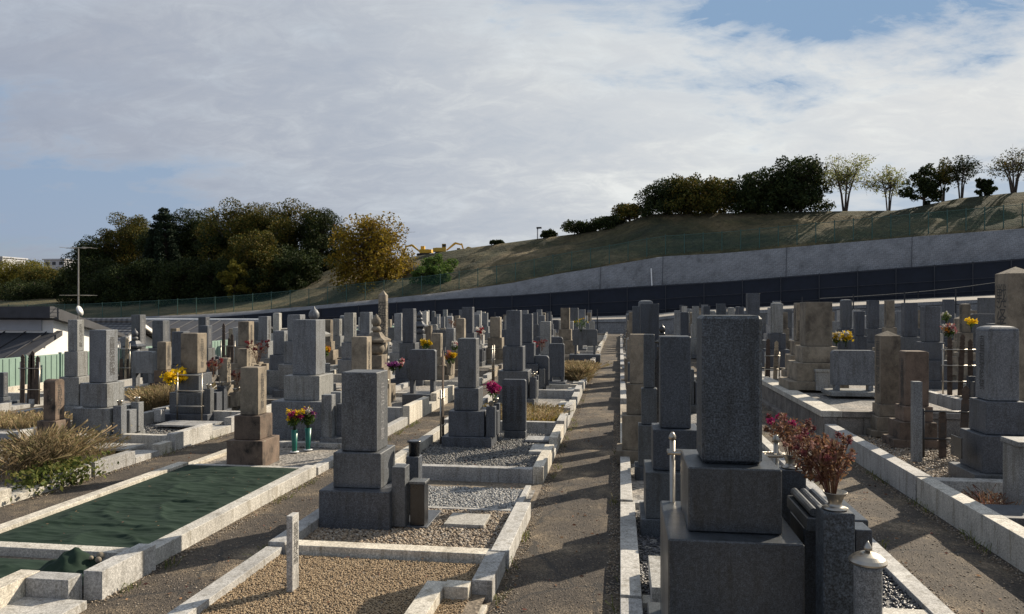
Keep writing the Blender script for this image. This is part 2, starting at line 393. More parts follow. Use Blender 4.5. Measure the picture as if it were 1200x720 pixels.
mp = nt.nodes.new('ShaderNodeMapping'); mp.inputs['Rotation'].default_value = (0, 0, math.radians(-28)); mp.inputs['Scale'].default_value = (1.0, 1.55, 1)
mp.inputs['Location'].default_value = (5.5, 8.8, 0)
nt.links.new(cb.outputs[0], mp.inputs[0])
n1 = noise(nt, mp.outputs[0], .62, 9, .56, .35)
n2 = noise(nt, mp.outputs[0], 2.6, 9, .62, .5)
n3 = noise(nt, mp.outputs[0], 8.0, 10, .7, .8)
cov = mth('ADD', mth('ADD', mth('MULTIPLY', n1, .62), mth('MULTIPLY', n2, .30)), mth('MULTIPLY', n3, .12))
cmask = ramp(nt, cov, [(.445, g3(0)), (.475, g3(.4)), (.515, g3(.85)), (.58, g3(1))])
# clouds are brighter near the sun, and their thick parts greyer
dp = nt.nodes.new('ShaderNodeVectorMath'); dp.operation = 'DOT_PRODUCT'; nt.links.new(g, dp.inputs[0]); dp.inputs[1].default_value = sd
glow = ramp(nt, dp.outputs['Value'], [(.1, (2.55, 2.75, 3.2)), (.5, (3.3, 3.55, 3.9)), (.8, (5.1, 5.2, 5.1)), (1.0, (5.6, 5.5, 5.2))])
thick = ramp(nt, mth('ADD', mth('MULTIPLY', n2, .6), mth('MULTIPLY', n3, .4)), [(.36, (1.26, 1.24, 1.2)), (.47, g3(1.04)), (.54, (.93, .94, .97)), (.66, (.83, .86, .92))])
ccol = mix(nt, glow, thick, 1.0, 'MULTIPLY')
hz = ramp(nt, sep.outputs[2], [(0.0, g3(.7)), (.12, g3(.4)), (.3, g3(0))])
skyd = mix(nt, sky.outputs[0], (1.65, 2.5, 3.7), 1.0, 'DARKEN')
c0 = mix(nt, skyd, glow, hz)
skyc = mix(nt, c0, ccol, cmask)
nt.links.new(skyc, bg.inputs['Color']); bg.inputs['Strength'].default_value = .10
S.view_settings.view_transform = 'Standard'; S.view_settings.look = 'None'; S.view_settings.gamma = 1; S.view_settings.exposure = 0.6
S.cycles.max_bounces = 6; S.cycles.transparent_max_bounces = 12; S.cycles.caustics_reflective = False; S.cycles.caustics_refractive = False

# ---------------------------------------------------------------- terrain beyond the cemetery
def dq(px, q): return q/(1+.4*(px-600)/F)
def PQ(px, q, z): 
    v = W(px, dq(px, q)); v.z = z; return v
T_navy_top = [(-200, 377), (150, 376), (250, 372), (350, 364), (450, 355.5), (550, 349), (600, 346.5), (700, 339), (750, 335.6), (850, 330), (950, 322), (1200, 303), (1500, 283)]
T_road = [(-200, 396), (250, 388), (450, 380), (560, 375), (700, 371), (760, 369), (804, 364), (900, 359), (1000, 353), (1150, 346), (1200, 343), (1500, 325)]
T_conc = [(-200, 376), (100, 374), (250, 368), (366, 359), (454, 350), (512, 344), (600, 332), (650, 322), (700, 314), (775, 301), (850, 297), (900, 292.5), (1069, 278), (1200, 268), (1500, 250)]
T_ridge = [(-200, 352), (250, 349), (310, 343), (337, 337), (361, 326), (396, 313), (413, 311), (483, 301), (541, 292), (630, 280), (700, 271), (730, 262), (762, 251), (850, 250), (956, 248), (1050, 247), (1087, 240), (1125, 232.5), (1200, 225), (1500, 205)]
zNT = lambda px: zy(interp(px, T_navy_top), dq(px, 84.5))
zRB = lambda px: zy(interp(px, T_road), dq(px, 84.0))
zCT = lambda px: zy(interp(px, T_conc), dq(px, 88))
QR = lambda px: interp(px, [(380, 116), (560, 107), (700, 101), (850, 98.5), (1500, 98)])
zRG = lambda px: zy(interp(px, T_ridge), dq(px, QR(px)))
def zRF(px):   # road edge at q=60 (top of the low wall)
    return zy(interp(px, [(-200, 400), (250, 392), (450, 381), (560, 377.5), (700, 374.5), (760, 373), (804, 368), (900, 363), (1000, 358), (1200, 349), (1500, 335)]), dq(px, 60))
COLS = list(range(-260, 1560, 20))
def sheet(name, rows, m, smooth=True, cols=COLS):
    V = []; n = len(cols)
    for row in rows:
        for px in cols: V.append(row(px)[:])
    Fc = [[r*n+i, r*n+i+1, (r+1)*n+i+1, (r+1)*n+i] for r in range(len(rows)-1) for i in range(n-1)]
    return np_mesh(name, np.array(V), np.array(Fc), m, smooth)
kindof(sheet('road', [lambda p: PQ(p, 60.3, zRF(p)), lambda p: PQ(p, 72, (zRF(p)+zRB(p))/2), lambda p: PQ(p, 86, zRB(p))], 'road'), 'structure')
from mathutils import noise as mn
def hillrow(q):
    def f(px):
        t = (q-88)/28; qq = 88+(q-88)*(QR(px)-88)/28
        z0, z1 = zCT(px), zRG(px)
        if t <= 1: z = z0+(z1-z0)*(t**.9)
        else: z = z1-(t-1)*1.2
        if 0 < t < 1: z += (mn.noise(Vector((px*.02, q*.16, 0)))*.7+mn.noise(Vector((px*.06, q*.4, 5)))*.25)*math.sin(math.pi*t)*min(1, (z1-z0)/6)
        return PQ(px, qq, z)
    return f
fine = list(range(-260, 1560, 8))
kindof(sheet('hill', [hillrow(q) for q in [88, 89, 90, 92, 94, 96, 98, 100, 102, 104, 106, 108, 110, 112, 114, 116, 120, 130, 150, 190]], 'hill', True, fine), 'structure')
# concrete block slope
o = sheet('block_retaining_slope', [lambda p: PQ(p, 85.6, zRB(p)), lambda p: PQ(p, 86.2, zNT(p)-.2), lambda p: PQ(p, 87.7, zCT(p)-.02), lambda p: PQ(p, 88.05, zCT(p)+.02)], 'slopeblock', False)
o['kind'] = 'thing'; tag(o, 'long grey concrete block retaining slope above the dark navy barrier', 'retaining wall')
# joints of the slope
for px in (703, 776, 921, 1068): 
    bm = bmesh.new(); a = PQ(px, 86.1, zNT(px)-.2); b = PQ(px+1, 87.62, zCT(px)); tube(bm, a, b, .025, 5)
    obj('joint_strip', bm, 'roof', o)
bm = bmesh.new(); a = PQ(764, 86.0, zNT(764)); b = PQ(763, 87.0, zNT(764)+1.9); tube(bm, a, b, .07, 6); obj('drain_pipe', bm, 'white', o)
# navy barrier
nv = thing('barrier_fence', 'tall dark navy sheet barrier running along the road behind the cemetery', 'fence', PQ(600, 84.5, 0))
loc0 = Vector(nv.location)
pxs = list(range(-200, 1480, 12)); V = []
for p in pxs:
    for q in (84.5, 84.6):
        for z in (zRB(p)-.3, zNT(p)): V.append((PQ(p, q, z)-loc0)[:])
Fc = []
for i in range(len(pxs)-1):
    a = 4*i; b = a+4; Fc += [[a, b, b+1, a+1], [a+2, a+3, b+3, b+2], [a+1, b+1, b+3, a+3]]
np_mesh('sheet', np.array(V), np.array(Fc), 'navy', parent=nv)
for k, p in enumerate(range(150, 1260, 45)):
    bm = bmesh.new(); tube(bm, PQ(p, 84.38, zRB(p))-loc0, PQ(p, 84.38, zNT(p)+.05)-loc0, .045, 6); obj('post', bm, 'roof', nv)
for f in (.12, .5, .97):
    bm = bmesh.new()
    for a, b in zip(pxs[::3], pxs[3::3]): tube(bm, PQ(a, 84.4, zRB(a)+f*(zNT(a)-zRB(a)))-loc0, PQ(b, 84.4, zRB(b)+f*(zNT(b)-zRB(b)))-loc0, .025, 5)
    obj('rail', bm, 'roof', nv)
# green mesh fence
gf = thing('mesh_fence', 'green wire mesh fence on posts along the foot of the grass hill', 'fence', PQ(600, 88.4, 0)); loc0 = Vector(gf.location)
V = []; pxs = list(range(-200, 1480, 10))
for p in pxs:
    V.append((PQ(p, 88.5, zCT(p))-loc0)[:]); V.append((PQ(p, 88.5, zCT(p)+2.25)-loc0)[:])
np_mesh('wire_mesh', np.array(V), np.array([[2*i, 2*i+2, 2*i+3, 2*i+1] for i in range(len(pxs)-1)]), 'wiremesh', parent=gf)
for p in range(-100, 1320, 22):
    bm = bmesh.new(); tube(bm, PQ(p, 88.42, zCT(p)-.1)-loc0, PQ(p, 88.42, zCT(p)+2.4)-loc0, .05, 6); obj('post', bm, 'fencegreen', gf)
bm = bmesh.new()
for a, b in zip(pxs[::2], pxs[2::2]):
    tube(bm, PQ(a, 88.42, zCT(a)+2.25)-loc0, PQ(b, 88.42, zCT(b)+2.25)-loc0, .028, 5)
obj('rail', bm, 'fencegreen', gf)
# low masonry wall in front of the road, with a railing
lw = thing('masonry_wall', 'low grey masonry wall with a dark railing closing the far end of the cemetery', 'wall', PQ(600, 60, 0)); loc0 = Vector(lw.location)
pxs = list(range(300, 1500, 20)); V = []
for p in pxs:
    for q, z in ((59.6, -.1), (60.0, zRF(p)), (60.35, zRF(p)), (60.35, -.1)): V.append((PQ(p, q, z)-loc0)[:])
Fc = [[4*i+j, 4*i+4+j, 4*i+5+j, 4*i+1+j] for i in range(len(pxs)-1) for j in range(3)]
np_mesh('wall_body', np.array(V), np.array(Fc), 'lowwall', parent=lw)
for p in range(400, 1240, 60):
    bm = bmesh.new(); tube(bm, PQ(p, 59.5, 0)-loc0, PQ(p, 59.9, zRF(p)+.75)-loc0, .05, 6); obj('post', bm, 'blackpaint', lw)
bm = bmesh.new()
for a, b in zip(pxs, pxs[1:]): tube(bm, PQ(a, 59.8, zRF(a)-.25)-loc0, PQ(b, 59.8, zRF(b)-.25)-loc0, .03, 5)
obj('rail', bm, 'blackpaint', lw)

# ---------------------------------------------------------------- grounds
def flat(name, x0, x1, y0, y1, z, m, nx=1, ny=1, kind='structure'):
    xs = np.linspace(x0, x1, nx+1); ys = np.linspace(y0, y1, ny+1)
    X, Y = np.meshgrid(xs, ys); V = np.stack([X.ravel(), Y.ravel(), np.full(X.size, z)], 1); n = nx+1
    Fc = np.array([[r*n+i, r*n+i+1, (r+1)*n+i+1, (r+1)*n+i] for r in range(ny) for i in range(nx)])
    return kindof(np_mesh(name, V, Fc, m), kind)
flat('ground', -14.75, 90, -30, 75, 0, 'earth')
flat('ground_lower', -400, -14.75, -60, 900, -2.2, 'earth')
flat('ground_far', -400, 900, 75, 1200, -2.21, 'hill')
PATHS = [(-.86, 0, 'path'), (-3.55, -2.78, 'path'), (-6.12, -5.3, 'path'), (-8.85, -8.0, 'path'), (-11.6, -10.7, 'path'), (2.08, 3.0, 'path')]
for i, (a, b, m) in enumerate(PATHS): flat('path', a, b, -3, 56, .004, m)
for i in range(7): 
    a = 5.1+2.75*i; flat('path', a, a+.75, 4, 52, .004, 'path')

ROWN = {'B': 'first row left of the path', 'D': 'second row left of the path', 'F': 'third row left of the path', 'H': 'fourth row left of the path',
        'J': 'fifth row left of the path', 'R1': 'first row right of the path', 'R2': 'second row right of the path', 'R3': 'third row right of the path',
        'R4': 'fourth row right of the path', 'R5': 'fifth row right of the path', 'R6': 'sixth row right of the path', 'R7': 'seventh row right of the path', 'R8': 'eighth row right of the path'}
ROWX = {'B': (-2.78, -.86), 'D': (-5.3, -3.55), 'F': (-8.0, -6.12), 'H': (-10.7, -8.85), 'J': (-13.5, -11.6), 'R1': (0, 2.08), 'R2': (3.0, 5.1)}
for k in range(3, 9): ROWX['R%d' % k] = (5.85+2.75*(k-3), 7.85+2.75*(k-3))
ORD = 'first second third fourth fifth sixth seventh eighth ninth tenth eleventh twelfth thirteenth fourteenth fifteenth sixteenth seventeenth eighteenth nineteenth twentieth twenty-first twenty-second twenty-third twenty-fourth twenty-fifth twenty-sixth twenty-seventh twenty-eighth twenty-ninth thirtieth'.split()

# ---------------------------------------------------------------- gravestones
GR = []      # (row, y, obj, look, custom label)
def top_profile(bm, hw, hd, z0, z1, top, r):
    if top == 'flat': B(bm, -hw, hw, -hd, hd, z0, z1, r)
    elif top == 'pyr':
        e = hw*.55; B(bm, -hw, hw, -hd, hd, z0, z1-e, 0)
        c = [bm.verts.new(p) for p in ((-hw, -hd, z1-e), (hw, -hd, z1-e), (hw, hd, z1-e), (-hw, hd, z1-e))]; a = bm.verts.new((0, 0, z1))
        for i in range(4): bm.faces.new((c[i], c[(i+1) % 4], a))
    elif top == 'dome':
        B(bm, -hw, hw, -hd, hd, z0, z1-hw*.32, r)
        n = 8; rings = []
        for k in range(5):
            t = k/4*math.pi/2; f = math.cos(t)**.6 if k < 4 else .02
            zz = z1-hw*.32+hw*.32*math.sin(t)
            rings.append([bm.verts.new((sx*hw*f*.99, sy*hd*f*.99, zz)) for sx, sy in ((-1, -1), (1, -1), (1, 1), (-1, 1))])
        for a, b in zip(rings, rings[1:]):
            for i in range(4): bm.faces.new((a[i], a[(i+1) % 4], b[(i+1) % 4], b[i]))
        bm.faces.new(rings[-1])
    elif top == 'arch':   # arch seen on the faces that look along the rows' front (+-x)
        pts = [(-hd, z0), (hd, z0)]; e = hd*.5
        for k in range(9):
            t = k/8*math.pi; pts.append((hd*math.cos(t), z1-e+e*math.sin(t)))
        prism(bm, pts, 'x', -hw, hw, r*.6)
    elif top == 'round':   # rounded shoulders (seen from the camera side)
        e = min(hw, z1-z0)*.18; pts = [(-hw, z0), (hw, z0)]
        for k in range(5):
            t = k/4*math.pi/2; pts.append((hw-e+e*math.cos(t), z1-e+e*math.sin(t)))
        for k in range(5):
            t = math.pi/2+k/4*math.pi/2; pts.append((-hw+e+e*math.cos(t), z1-e+e*math.sin(t)))
        prism(bm, pts, 'y', -hd, hd, r)
def stonevase(parent, x, y, z0, h, w, m, cup=True, name='flower_stand'):
    v = box(name, x-w/2, x+w/2, y-w/2, y+w/2, z0, z0+h, m, parent, .006)
    if cup:
        bm = bmesh.new(); lathe(bm, [(.03*w/.15, z0+h), (.032*w/.15, z0+h+.02), (.05*w/.15, z0+h+.07), (.054*w/.15, z0+h+.075), (.04*w/.15, z0+h+.05)], 14, x, y)
        obj('steel_cup', bm, 'steel', v, smooth=True)
    return v
def grave(row, cx, cy, w, ztop, zpole, m='grey', top='flat', wd=None, tiers=2, tr=(1.42, 2.1, 2.9), base=True, front='+x', z0=.03, extras=1, text=None, bm_=None,
          look=None, label=None, shift=.12, tm=None, detail=None, thr=None):
    dist = math.hypot(cx, cy); wd = wd or w; ml = m; m = {'dark': 'rowdark'}.get(m, m) if row == 'R1' else m; tm = tm or m
    o = thing('gravestone', '', 'gravestone', (cx, cy, z0), 0, 'upright stone gravestones standing in rows')
    fx = 1 if front == '+x' else -1; H = zpole-z0
    r = .010 if dist < 12 else .012
    nt_ = tiers; slab = .0
    if base and H > .45: slab = min(.16, H*.2)
    hs = [(H-slab)/nt_]*nt_
    if nt_ == 2: hs = [(H-slab)*.53, (H-slab)*.47]
    z = 0
    sh = fx*w*shift
    if slab:
        k = tr[2]; box('base_slab', sh-w*k/2, sh+w*k/2, -wd*k/2*.9, wd*k/2*.9, 0, slab, tm, o, r); z = slab
    names = ['lower_tier', 'upper_tier'] if nt_ == 2 else (['plinth'] if nt_ == 1 else ['lower_tier', 'middle_tier', 'upper_tier'])
    for i in range(nt_):
        k = tr[1] if (i == 0 and nt_ > 1) else (tr[0] if i == nt_-1 else (tr[0]+tr[1])/2)
        s2 = sh*.5*(nt_-1-i)
        if thr and i == nt_-1 and nt_ > 1: hs[i] = hs[i]
        box(names[i], s2-w*k/2, s2+w*k/2, -w*k/2 if wd == w else -wd*.5-w*(k-1)/2, w*k/2 if wd == w else wd*.5+w*(k-1)/2, z, z+hs[i]-.003, tm, o, r); z += hs[i]
    bm = bmesh.new(); top_profile(bm, w/2, wd/2, z, ztop-z0, top, r*.8); obj('headstone', bm, m, o)
    hp = ztop-zpole
    if text is not None:
        tmn = {'tan': 'ink', 'tanclean': 'ink', 'brown': 'ink', 'dark': 'inkgrey', 'grey': 'ink', 'light': 'ink', 'black': 'inkgrey'}.get(m, 'ink')
        inscribe(o, text, front, (fx*w/2, 0, z+hp*.5), hp*.74, tmn, 1.0 if wd < w*1.5 else 1.2)
    if extras and dist < 26:
        lw_ = w*tr[1]/2+sh*.5*fx*fx; xx = fx*(w*tr[1]/2+.075+abs(sh)); vz = slab if slab else 0
        vh = min(.42, H*.55)
        for s in (-1, 1): stonevase(o, xx, s*w*.72, vz, vh, .125, tm, dist < 16)
        b = box('incense_stand', xx-.06, xx+.07, -w*.3, w*.3, vz, vz+vh*.8, tm, o, .006)
    GR.append([row, cy, o, look or m, label]); return o
LOOK = {'dark': 'dark grey granite', 'grey': 'grey granite', 'light': 'pale grey granite', 'tan': 'weathered tan stone', 'tanclean': 'sandy brown stone', 'brown': 'dark brown mossy', 'black': 'black granite', 'nearstone': 'speckled dark granite'}
def gL(row, x0, x1, yt, yb, m='grey', X=None, d=None, z0=.03, **kw):
    """left of the path: x0..x1 = whole visible width of the headstone; X = its right (path) side"""
    if X is None and d is None: X = ROWX[row][0]+.72 if row != 'B' else -2.1
    k0 = -coef((x0+x1)/2); pc = x0+(x1-x0)/(1+max(k0, .05))
    if d is None: d = X/coef(pc)
    P = W(pc, d); w_ = (pc-x0)*d/F; kw.setdefault('text', random.choice(PHR) if d < 30 else None)
    ww = w_; wd = kw.pop('depth', None) or ww
    return grave(row, P.x-ww/2, P.y+wd/2, ww, zy(yt, d), max(zy(yb, d), .2), m, wd=wd, z0=z0, **kw)
def gR(row, x0, x1, yt, yb, m='grey', X=None, d=None, z0=.03, **kw):
    """right of the path: x0 = left front corner, x1 = right end of the face turned to the camera"""
    k = max(0, coef(x0)); dp_ = kw.pop('depth', None)
    if d is None: d = X/coef(x0)
    pc = x0+(x1-x0)*k/(1+k) if d > 5 else x0
    P = W(pc, d); ww = (x1-pc)*d/F; wd = dp_ or ww
    kw.setdefault('front', '+x' if row == 'R1' else '-x'); kw.setdefault('text', random.choice(PHR) if (d < 30 and row != 'R1') else None)
    return grave(row, P.x+ww/2, P.y+wd/2, ww, zy(yt, d), max(zy(yb, d), z0+.15), m, wd=wd, z0=z0, **kw)

# --- first row left of the path
gL('B', 398, 456, 437, 530, 'dark', d=6.72, tr=(1.33, 1.95, 2.3), base=False, text=PHR[0], extras=0, label='dark grey granite gravestone nearest the camera, left of the path, above brown pebbles', shift=.06)
b1 = GR[-1][2]
gL('B', 536, 562, 397, 455, 'dark', d=10.6, tr=(1.35, 1.95, 2.7), text=PHR[0], label='dark grey granite gravestone on three tiers with a magenta bouquet at its side')
gL('B', 593, 612, 364, 406, 'dark', d=15, tiers=2, text=None)
gL('B', 611, 625, 368, 402, 'dark', d=17)
def slab_grave(row, px0, px1, yt, yb, d, m, left=True, label=None, z0=.03, depth=.16, text=None):
    P = W(px0, d); P2 = W(px1, d); w_ = (px1-px0)*d/F; cx = P.x+w_/2*CS; cy = P.y+.1+w_*.07
    o = thing('slab_gravestone', label or '', 'gravestone', (cx, cy, z0), 0, 'low wide slab gravestones')
    zb = max(zy(yb, d), z0+.12)-z0; zt = zy(yt, d)-z0
    box('base_slab', -w_*.62, w_*.62, -depth*2, depth*2, 0, zb*.45, m, o, .01)
    for s in (-1, 1): box('support_foot', s*w_*.38-.04, s*w_*.38+.04, -depth*.5, depth*.5, zb*.45, zb, m, o, .005)
    bm = bmesh.new(); top_profile(bm, w_/2, depth/2, zb, zt, 'round', .008); obj('headstone', bm, m, o)
    GR.append([row, cy, o, m, label]); return o
slab_grave('B', 599, 643, 417, 452, 17.0, 'dark', label='wide dark grey slab gravestone with rounded shoulders standing beside the dry orange weeds')
slab_grave('B', 643, 661, 403, 442, 18.9, 'dark')
gL('B', 633, 646, 377, 416, 'grey', d=20.5)
gL('B', 631, 639, 370, 400, 'grey', d=24)
gL('B', 657, 668, 361, 386, 'tan', d=30, top='flat'); gL('B', 668, 678, 361, 386, 'dark', d=33); gL('B', 678, 686, 363, 386, 'grey', d=36)
slab_grave('B', 671, 700, 386, 405, 27, 'dark')
# names tablet beside the second grave
def tablet(px0, px1, yt, d, cols, label):
    P = W(px0, d); w_ = (px1-px0)*d/F
    o = thing('names_tablet', label, 'stone tablet', (P.x+w_/2, P.y+.08, .03))
    zt = zy(yt, d)-.03
    box('foot', -w_*.4, w_*.5, -.09, .1, 0, .12, 'dark', o, .008)
    bm = bmesh.new(); top_profile(bm, w_/2, .05, .123, zt, 'round', .006); t = obj('tablet', bm, 'dark', o)
    for i in range(cols):
        inscribe(o, ['先祖代々之霊位', '俗名戒名法名年月', '南無阿弥陀佛'][i % 3], '-y', (-.12+.11*i-.02, -.05, .12+(zt-.12)*.52), (zt-.12)*.72, 'ink', .8)
tablet(588, 616, 445, 11.2, 3, 'dark polished stone tablet carved with columns of names, right of the magenta bouquet')

# --- second row left
gL('D', 280, 313, 431, 487, 'tan', d=9.3, tm='brown', tr=(1.45, 2.0, 2.5), base=False, extras=0, label='short weathered gravestone on dark brown tiers at the far end of the green sheet', text=PHR[2], shift=0)
gL('D', 341, 382, 375, 440, 'grey', d=11.3, tr=(1.5, 2.3, 2.6), text=None, extras=0, label='large grey granite gravestone behind the purple flowers in green vases')
gL('D', 411, 436, 395, 440, 'tanclean', d=13.7, label='sandy brown gravestone left of the small five tier stupa')
gL('D', 336, 358, 369, 400, 'grey', d=16.5, X=None)
gL('D', 471, 488, 362, 402, 'dark', d=19.0, text=PHR[0])
slab_grave('D', 478, 510, 410, 446, 15.2, 'dark', label='wide dark grey slab gravestone in the second row left, behind the bamboo rails')
gL('D', 505, 519, 391, 418, 'tanclean', d=20.5, X=None); gL('D', 522, 534, 385, 415, 'grey', d=23); gL('D', 534, 546, 373, 400, 'tanclean', d=22, top='dome')
gL('D', 541, 556, 360, 390, 'dark', d=25); gL('D', 555, 563, 369, 392, 'grey', d=28); gL('D', 574, 588, 372, 396, 'tanclean', d=26)
gL('D', 497, 507, 382, 410, 'tan', d=24)
# --- third row left
gL('F', 49, 76, 445, 493, 'brown', d=10.2, top='arch', tr=(1.6, 2.3, 2.6), base=False, extras=0, label='short brown mossy gravestone with an arched face beside the dry grass', shift=0)
gL('F', 102, 139, 387, 449, 'grey', d=10.7, tr=(1.45, 2.15, 2.9), label='large grey granite gravestone with vases, third row left, nearest the camera')
gL('F', 210, 243, 391, 438, 'tan', d=12.9, tr=(1.4, 1.9, 2.9), tm='dark', label='tan gravestone on dark tiers with yellow chrysanthemums at its left')
gL('F', 256, 271, 420, 452, 'tanclean', d=14.2); gL('F', 277, 295, 409, 432, 'tanclean', d=15.6)
gL('F', 278, 298, 377, 406, 'tan', d=18.2); gL('F', 302, 318, 371, 400, 'grey', d=19.6); gL('F', 319, 339, 388, 416, 'grey', d=17)
gL('F', 336, 350, 372, 398, 'grey', d=23); gL('F', 389, 401, 374, 394, 'grey', d=27); gL('F', 421, 437, 366, 392, 'grey', d=24)
# --- fourth row left
gL('H', 78, 99, 375, 412, 'grey', d=13.9, label='tall grey granite gravestone standing against the white house')
slab_grave('H', 152, 179, 412, 438, 16.5, 'grey', label='wide grey slab gravestone left of the yellow chrysanthemums')
gL('H', 177, 199, 376, 408, 'dark', d=17.3); gL('H', 183, 201, 401, 434, 'tanclean', d=15.4, tm='brown')
gL('H', 200, 223, 389, 428, 'dark', d=16.8); gL('H', 232, 249, 382, 408, 'dark', d=20); gL('H', 272, 283, 384, 405, 'light', d=22)
gL('H', 199, 211, 385, 405, 'tan', d=22)
# --- fifth row
gL('J', -4, 10, 437, 466, 'dark', d=15.0, label='dark grey gravestone cut by the left edge, before the green panel fence')
gL('J', 140, 152, 395, 420, 'grey', d=22)

# --- first row right
def near_grave():
    cx, cy, z0 = .585, 4.24, .05
    o = thing('gravestone', '', 'gravestone', (cx, cy, z0), 0, 'upright stone gravestones standing in rows')
    GR.append(['R1', cy, o, 'nearstone', 'tallest nearest gravestone, blank speckled dark granite back, right of the path'])
    m = 'nearstone'; hp = .155
    box('base_slab', -.42, .62, -.46, .50, 0, .12, 'deep', o, .01)
    box('lower_tier', -.345, .315, -.38, .39, .12, .783-.003, 'deep', o, .012)
    box('upper_tier', -.235, .235, -.245, .26, .783, 1.12-.003, 'deep', o, .012)
    bm = bmesh.new(); top_profile(bm, hp, hp, 1.12, 1.905, 'flat', .018); obj('headstone', bm, m, o)
    inscribe(o, PHR[0], '+x', (hp, 0, 1.5), .58, 'inkgrey')
    # front furniture
    for y in (-.47, .46):
        v = box('flower_stand', .36-.0, .50, y-.075, y+.075, .12, .985, 'nearstone' if y < 0 else 'deep', o, .008)
        bm = bmesh.new(); lathe(bm, [(.055, .985), (.06, .992), (.035, 1.0), (.03, 1.015), (.04, 1.045), (.055, 1.065), (.057, 1.07), (.04, 1.05)], 18, .43, y); obj('steel_cup', bm, 'steel', v, smooth=True)
    b = box('incense_shelf', .363, .60, -.15, .18, .12, .80, 'deep', o, .008)
    box('offering_roof', .363, .66, -.22, .26, .80, .87, 'deep', b, .008)
    for k in range(3): 
        bm = bmesh.new(); tube(bm, (.40+.05*k, -.2, .895), (.40+.05*k, .24, .895), .022, 10); obj('roof_roll', bm, 'deep', b)
    box('side_block', .523, .60, -.47, -.33, .12, .89, 'deep', o, .006)
    return o
ng = near_grave()
ROWM = {'R1': {'dark': 'rowdark', 'grey': 'dark'}}
def lantern(x, y):
    o = thing('incense_pot_stand', 'round grey stone incense stand with domed steel lid, right of the nearest gravestone', 'incense stand', (x, y, .05))
    bm = bmesh.new(); lathe(bm, [(.085, 0), (.085, .06), (.062, .075), (.058, .1), (.058, .80), (.062, .82)], 24); obj('stone_column', bm, 'grey', o, smooth=True)
    bm = bmesh.new(); lathe(bm, [(.060, .822), (.078, .828), (.080, .836), (.070, .848), (.052, .862), (.030, .872), (.012, .876)], 40); l = obj('lid', bm, 'steel', o)
    bm = bmesh.new(); lathe(bm, [(.008, .874), (.018, .885), (.018, .895), (.008, .912), (.002, .922)], 16); obj('lid_knob', bm, 'steel', l, smooth=True)
p = W(1017, 3.30); lantern(p.x, p.y)
gR('R1', 772, 809, 394.5, 502, 'dark', d=6.55, tr=(1.5, 2.1, 2.5), label='dark granite gravestone standing directly behind the nearest tall one, right of the path', shift=.1)
gR('R1', 754, 767, 392, 455, 'dark', d=8.6); gR('R1', 738, 757, 392, 450, 'tan', d=9.6, label='weathered tan gravestone at the edge of the path, third row stone from the front', extras=0)
gR('R1', 750, 772, 356, 400, 'dark', d=11.6, label='tall dark square gravestone rising behind the first right row stones')
gR('R1', 741, 752, 359, 395, 'dark', d=16); gR('R1', 737, 748, 366, 398, 'tan', d=18.5); gR('R1', 748, 765, 352, 385, 'grey', d=20, top='dome')
gR('R1', 797, 807, 366, 396, 'dark', d=14); gR('R1', 790, 797, 364, 395, 'grey', d=24, X=None)
gR('R1', 811, 819, 359, 380, 'grey', d=29); gR('R1', 824, 832, 359, 380, 'dark', d=31.5); gR('R1', 839, 850, 356, 380, 'dark', d=27)
# --- second row right
PZ = .45
gR('R2', 874, 890, 344, 381, 'dark', d=21, z0=PZ, text=None, label='tall dark square gravestone right behind the nearest speckled headstone')
gR('R2', 905, 915, 353, 376, 'grey', d=25, z0=PZ); gR('R2', 915, 923, 366, 385, 'tan', d=22.5, z0=PZ)
gR('R2', 930, 950, 355, 400, 'tanclean', d=16.4, z0=PZ, extras=0, tr=(1.4, 1.9, 2.3))
t = GR[-1][2]
for i in range(4): inscribe(t, ['施主建之大正', '昭和年月日建', '先祖代々之墓', '南無阿弥陀佛'][i], '-y', (-.11+.07*i, -GR[-1][2].children[-1].dimensions[1]/2 if False else -.187, 1.05), .42, 'ink', .7)
GR[-1][4] = 'sandy brown gravestone with dark carved columns on its left side, on the raised platform'
gR('R2', 937, 974, 354, 406, 'tanclean', d=14.2, z0=PZ, extras=0, tr=(1.3, 1.7, 2.2), text=None, label='plain sandy brown gravestone left of the yellow and white flowers')
slab_grave('R2', 977, 1026, 411, 452, 13.2, 'grey', z0=PZ, label='wide grey slab gravestone on the raised platform below the yellow and white flowers')
gR('R2', 1025, 1054, 388, 474, 'tan', d=10.9, z0=.12, top='pyr', tr=(1.2, 1.4, 1.8), tiers=2, extras=0, text=PHR[1], label='tan gravestone with a pointed pyramid top, second row right')
gR('R2', 1052, 1087, 412, 476, 'brown', d=10.1, z0=.12, top='round', tr=(1.25, 1.6, 2.0), extras=0, text=PHR[1], depth=.26, label='squat dark brown weathered gravestone with rounded top beside the pointed one')
gR('R2', 1143, 1192, 382, 470, 'grey', d=7.95, z0=.10, top='dome', tr=(1.3, 1.75, 2.4), extras=0, text=PHR[1], shift=0, tm='dark', label='grey gravestone with shallow domed top and rough carved edges near the right edge')
dg = GR[-1][2]
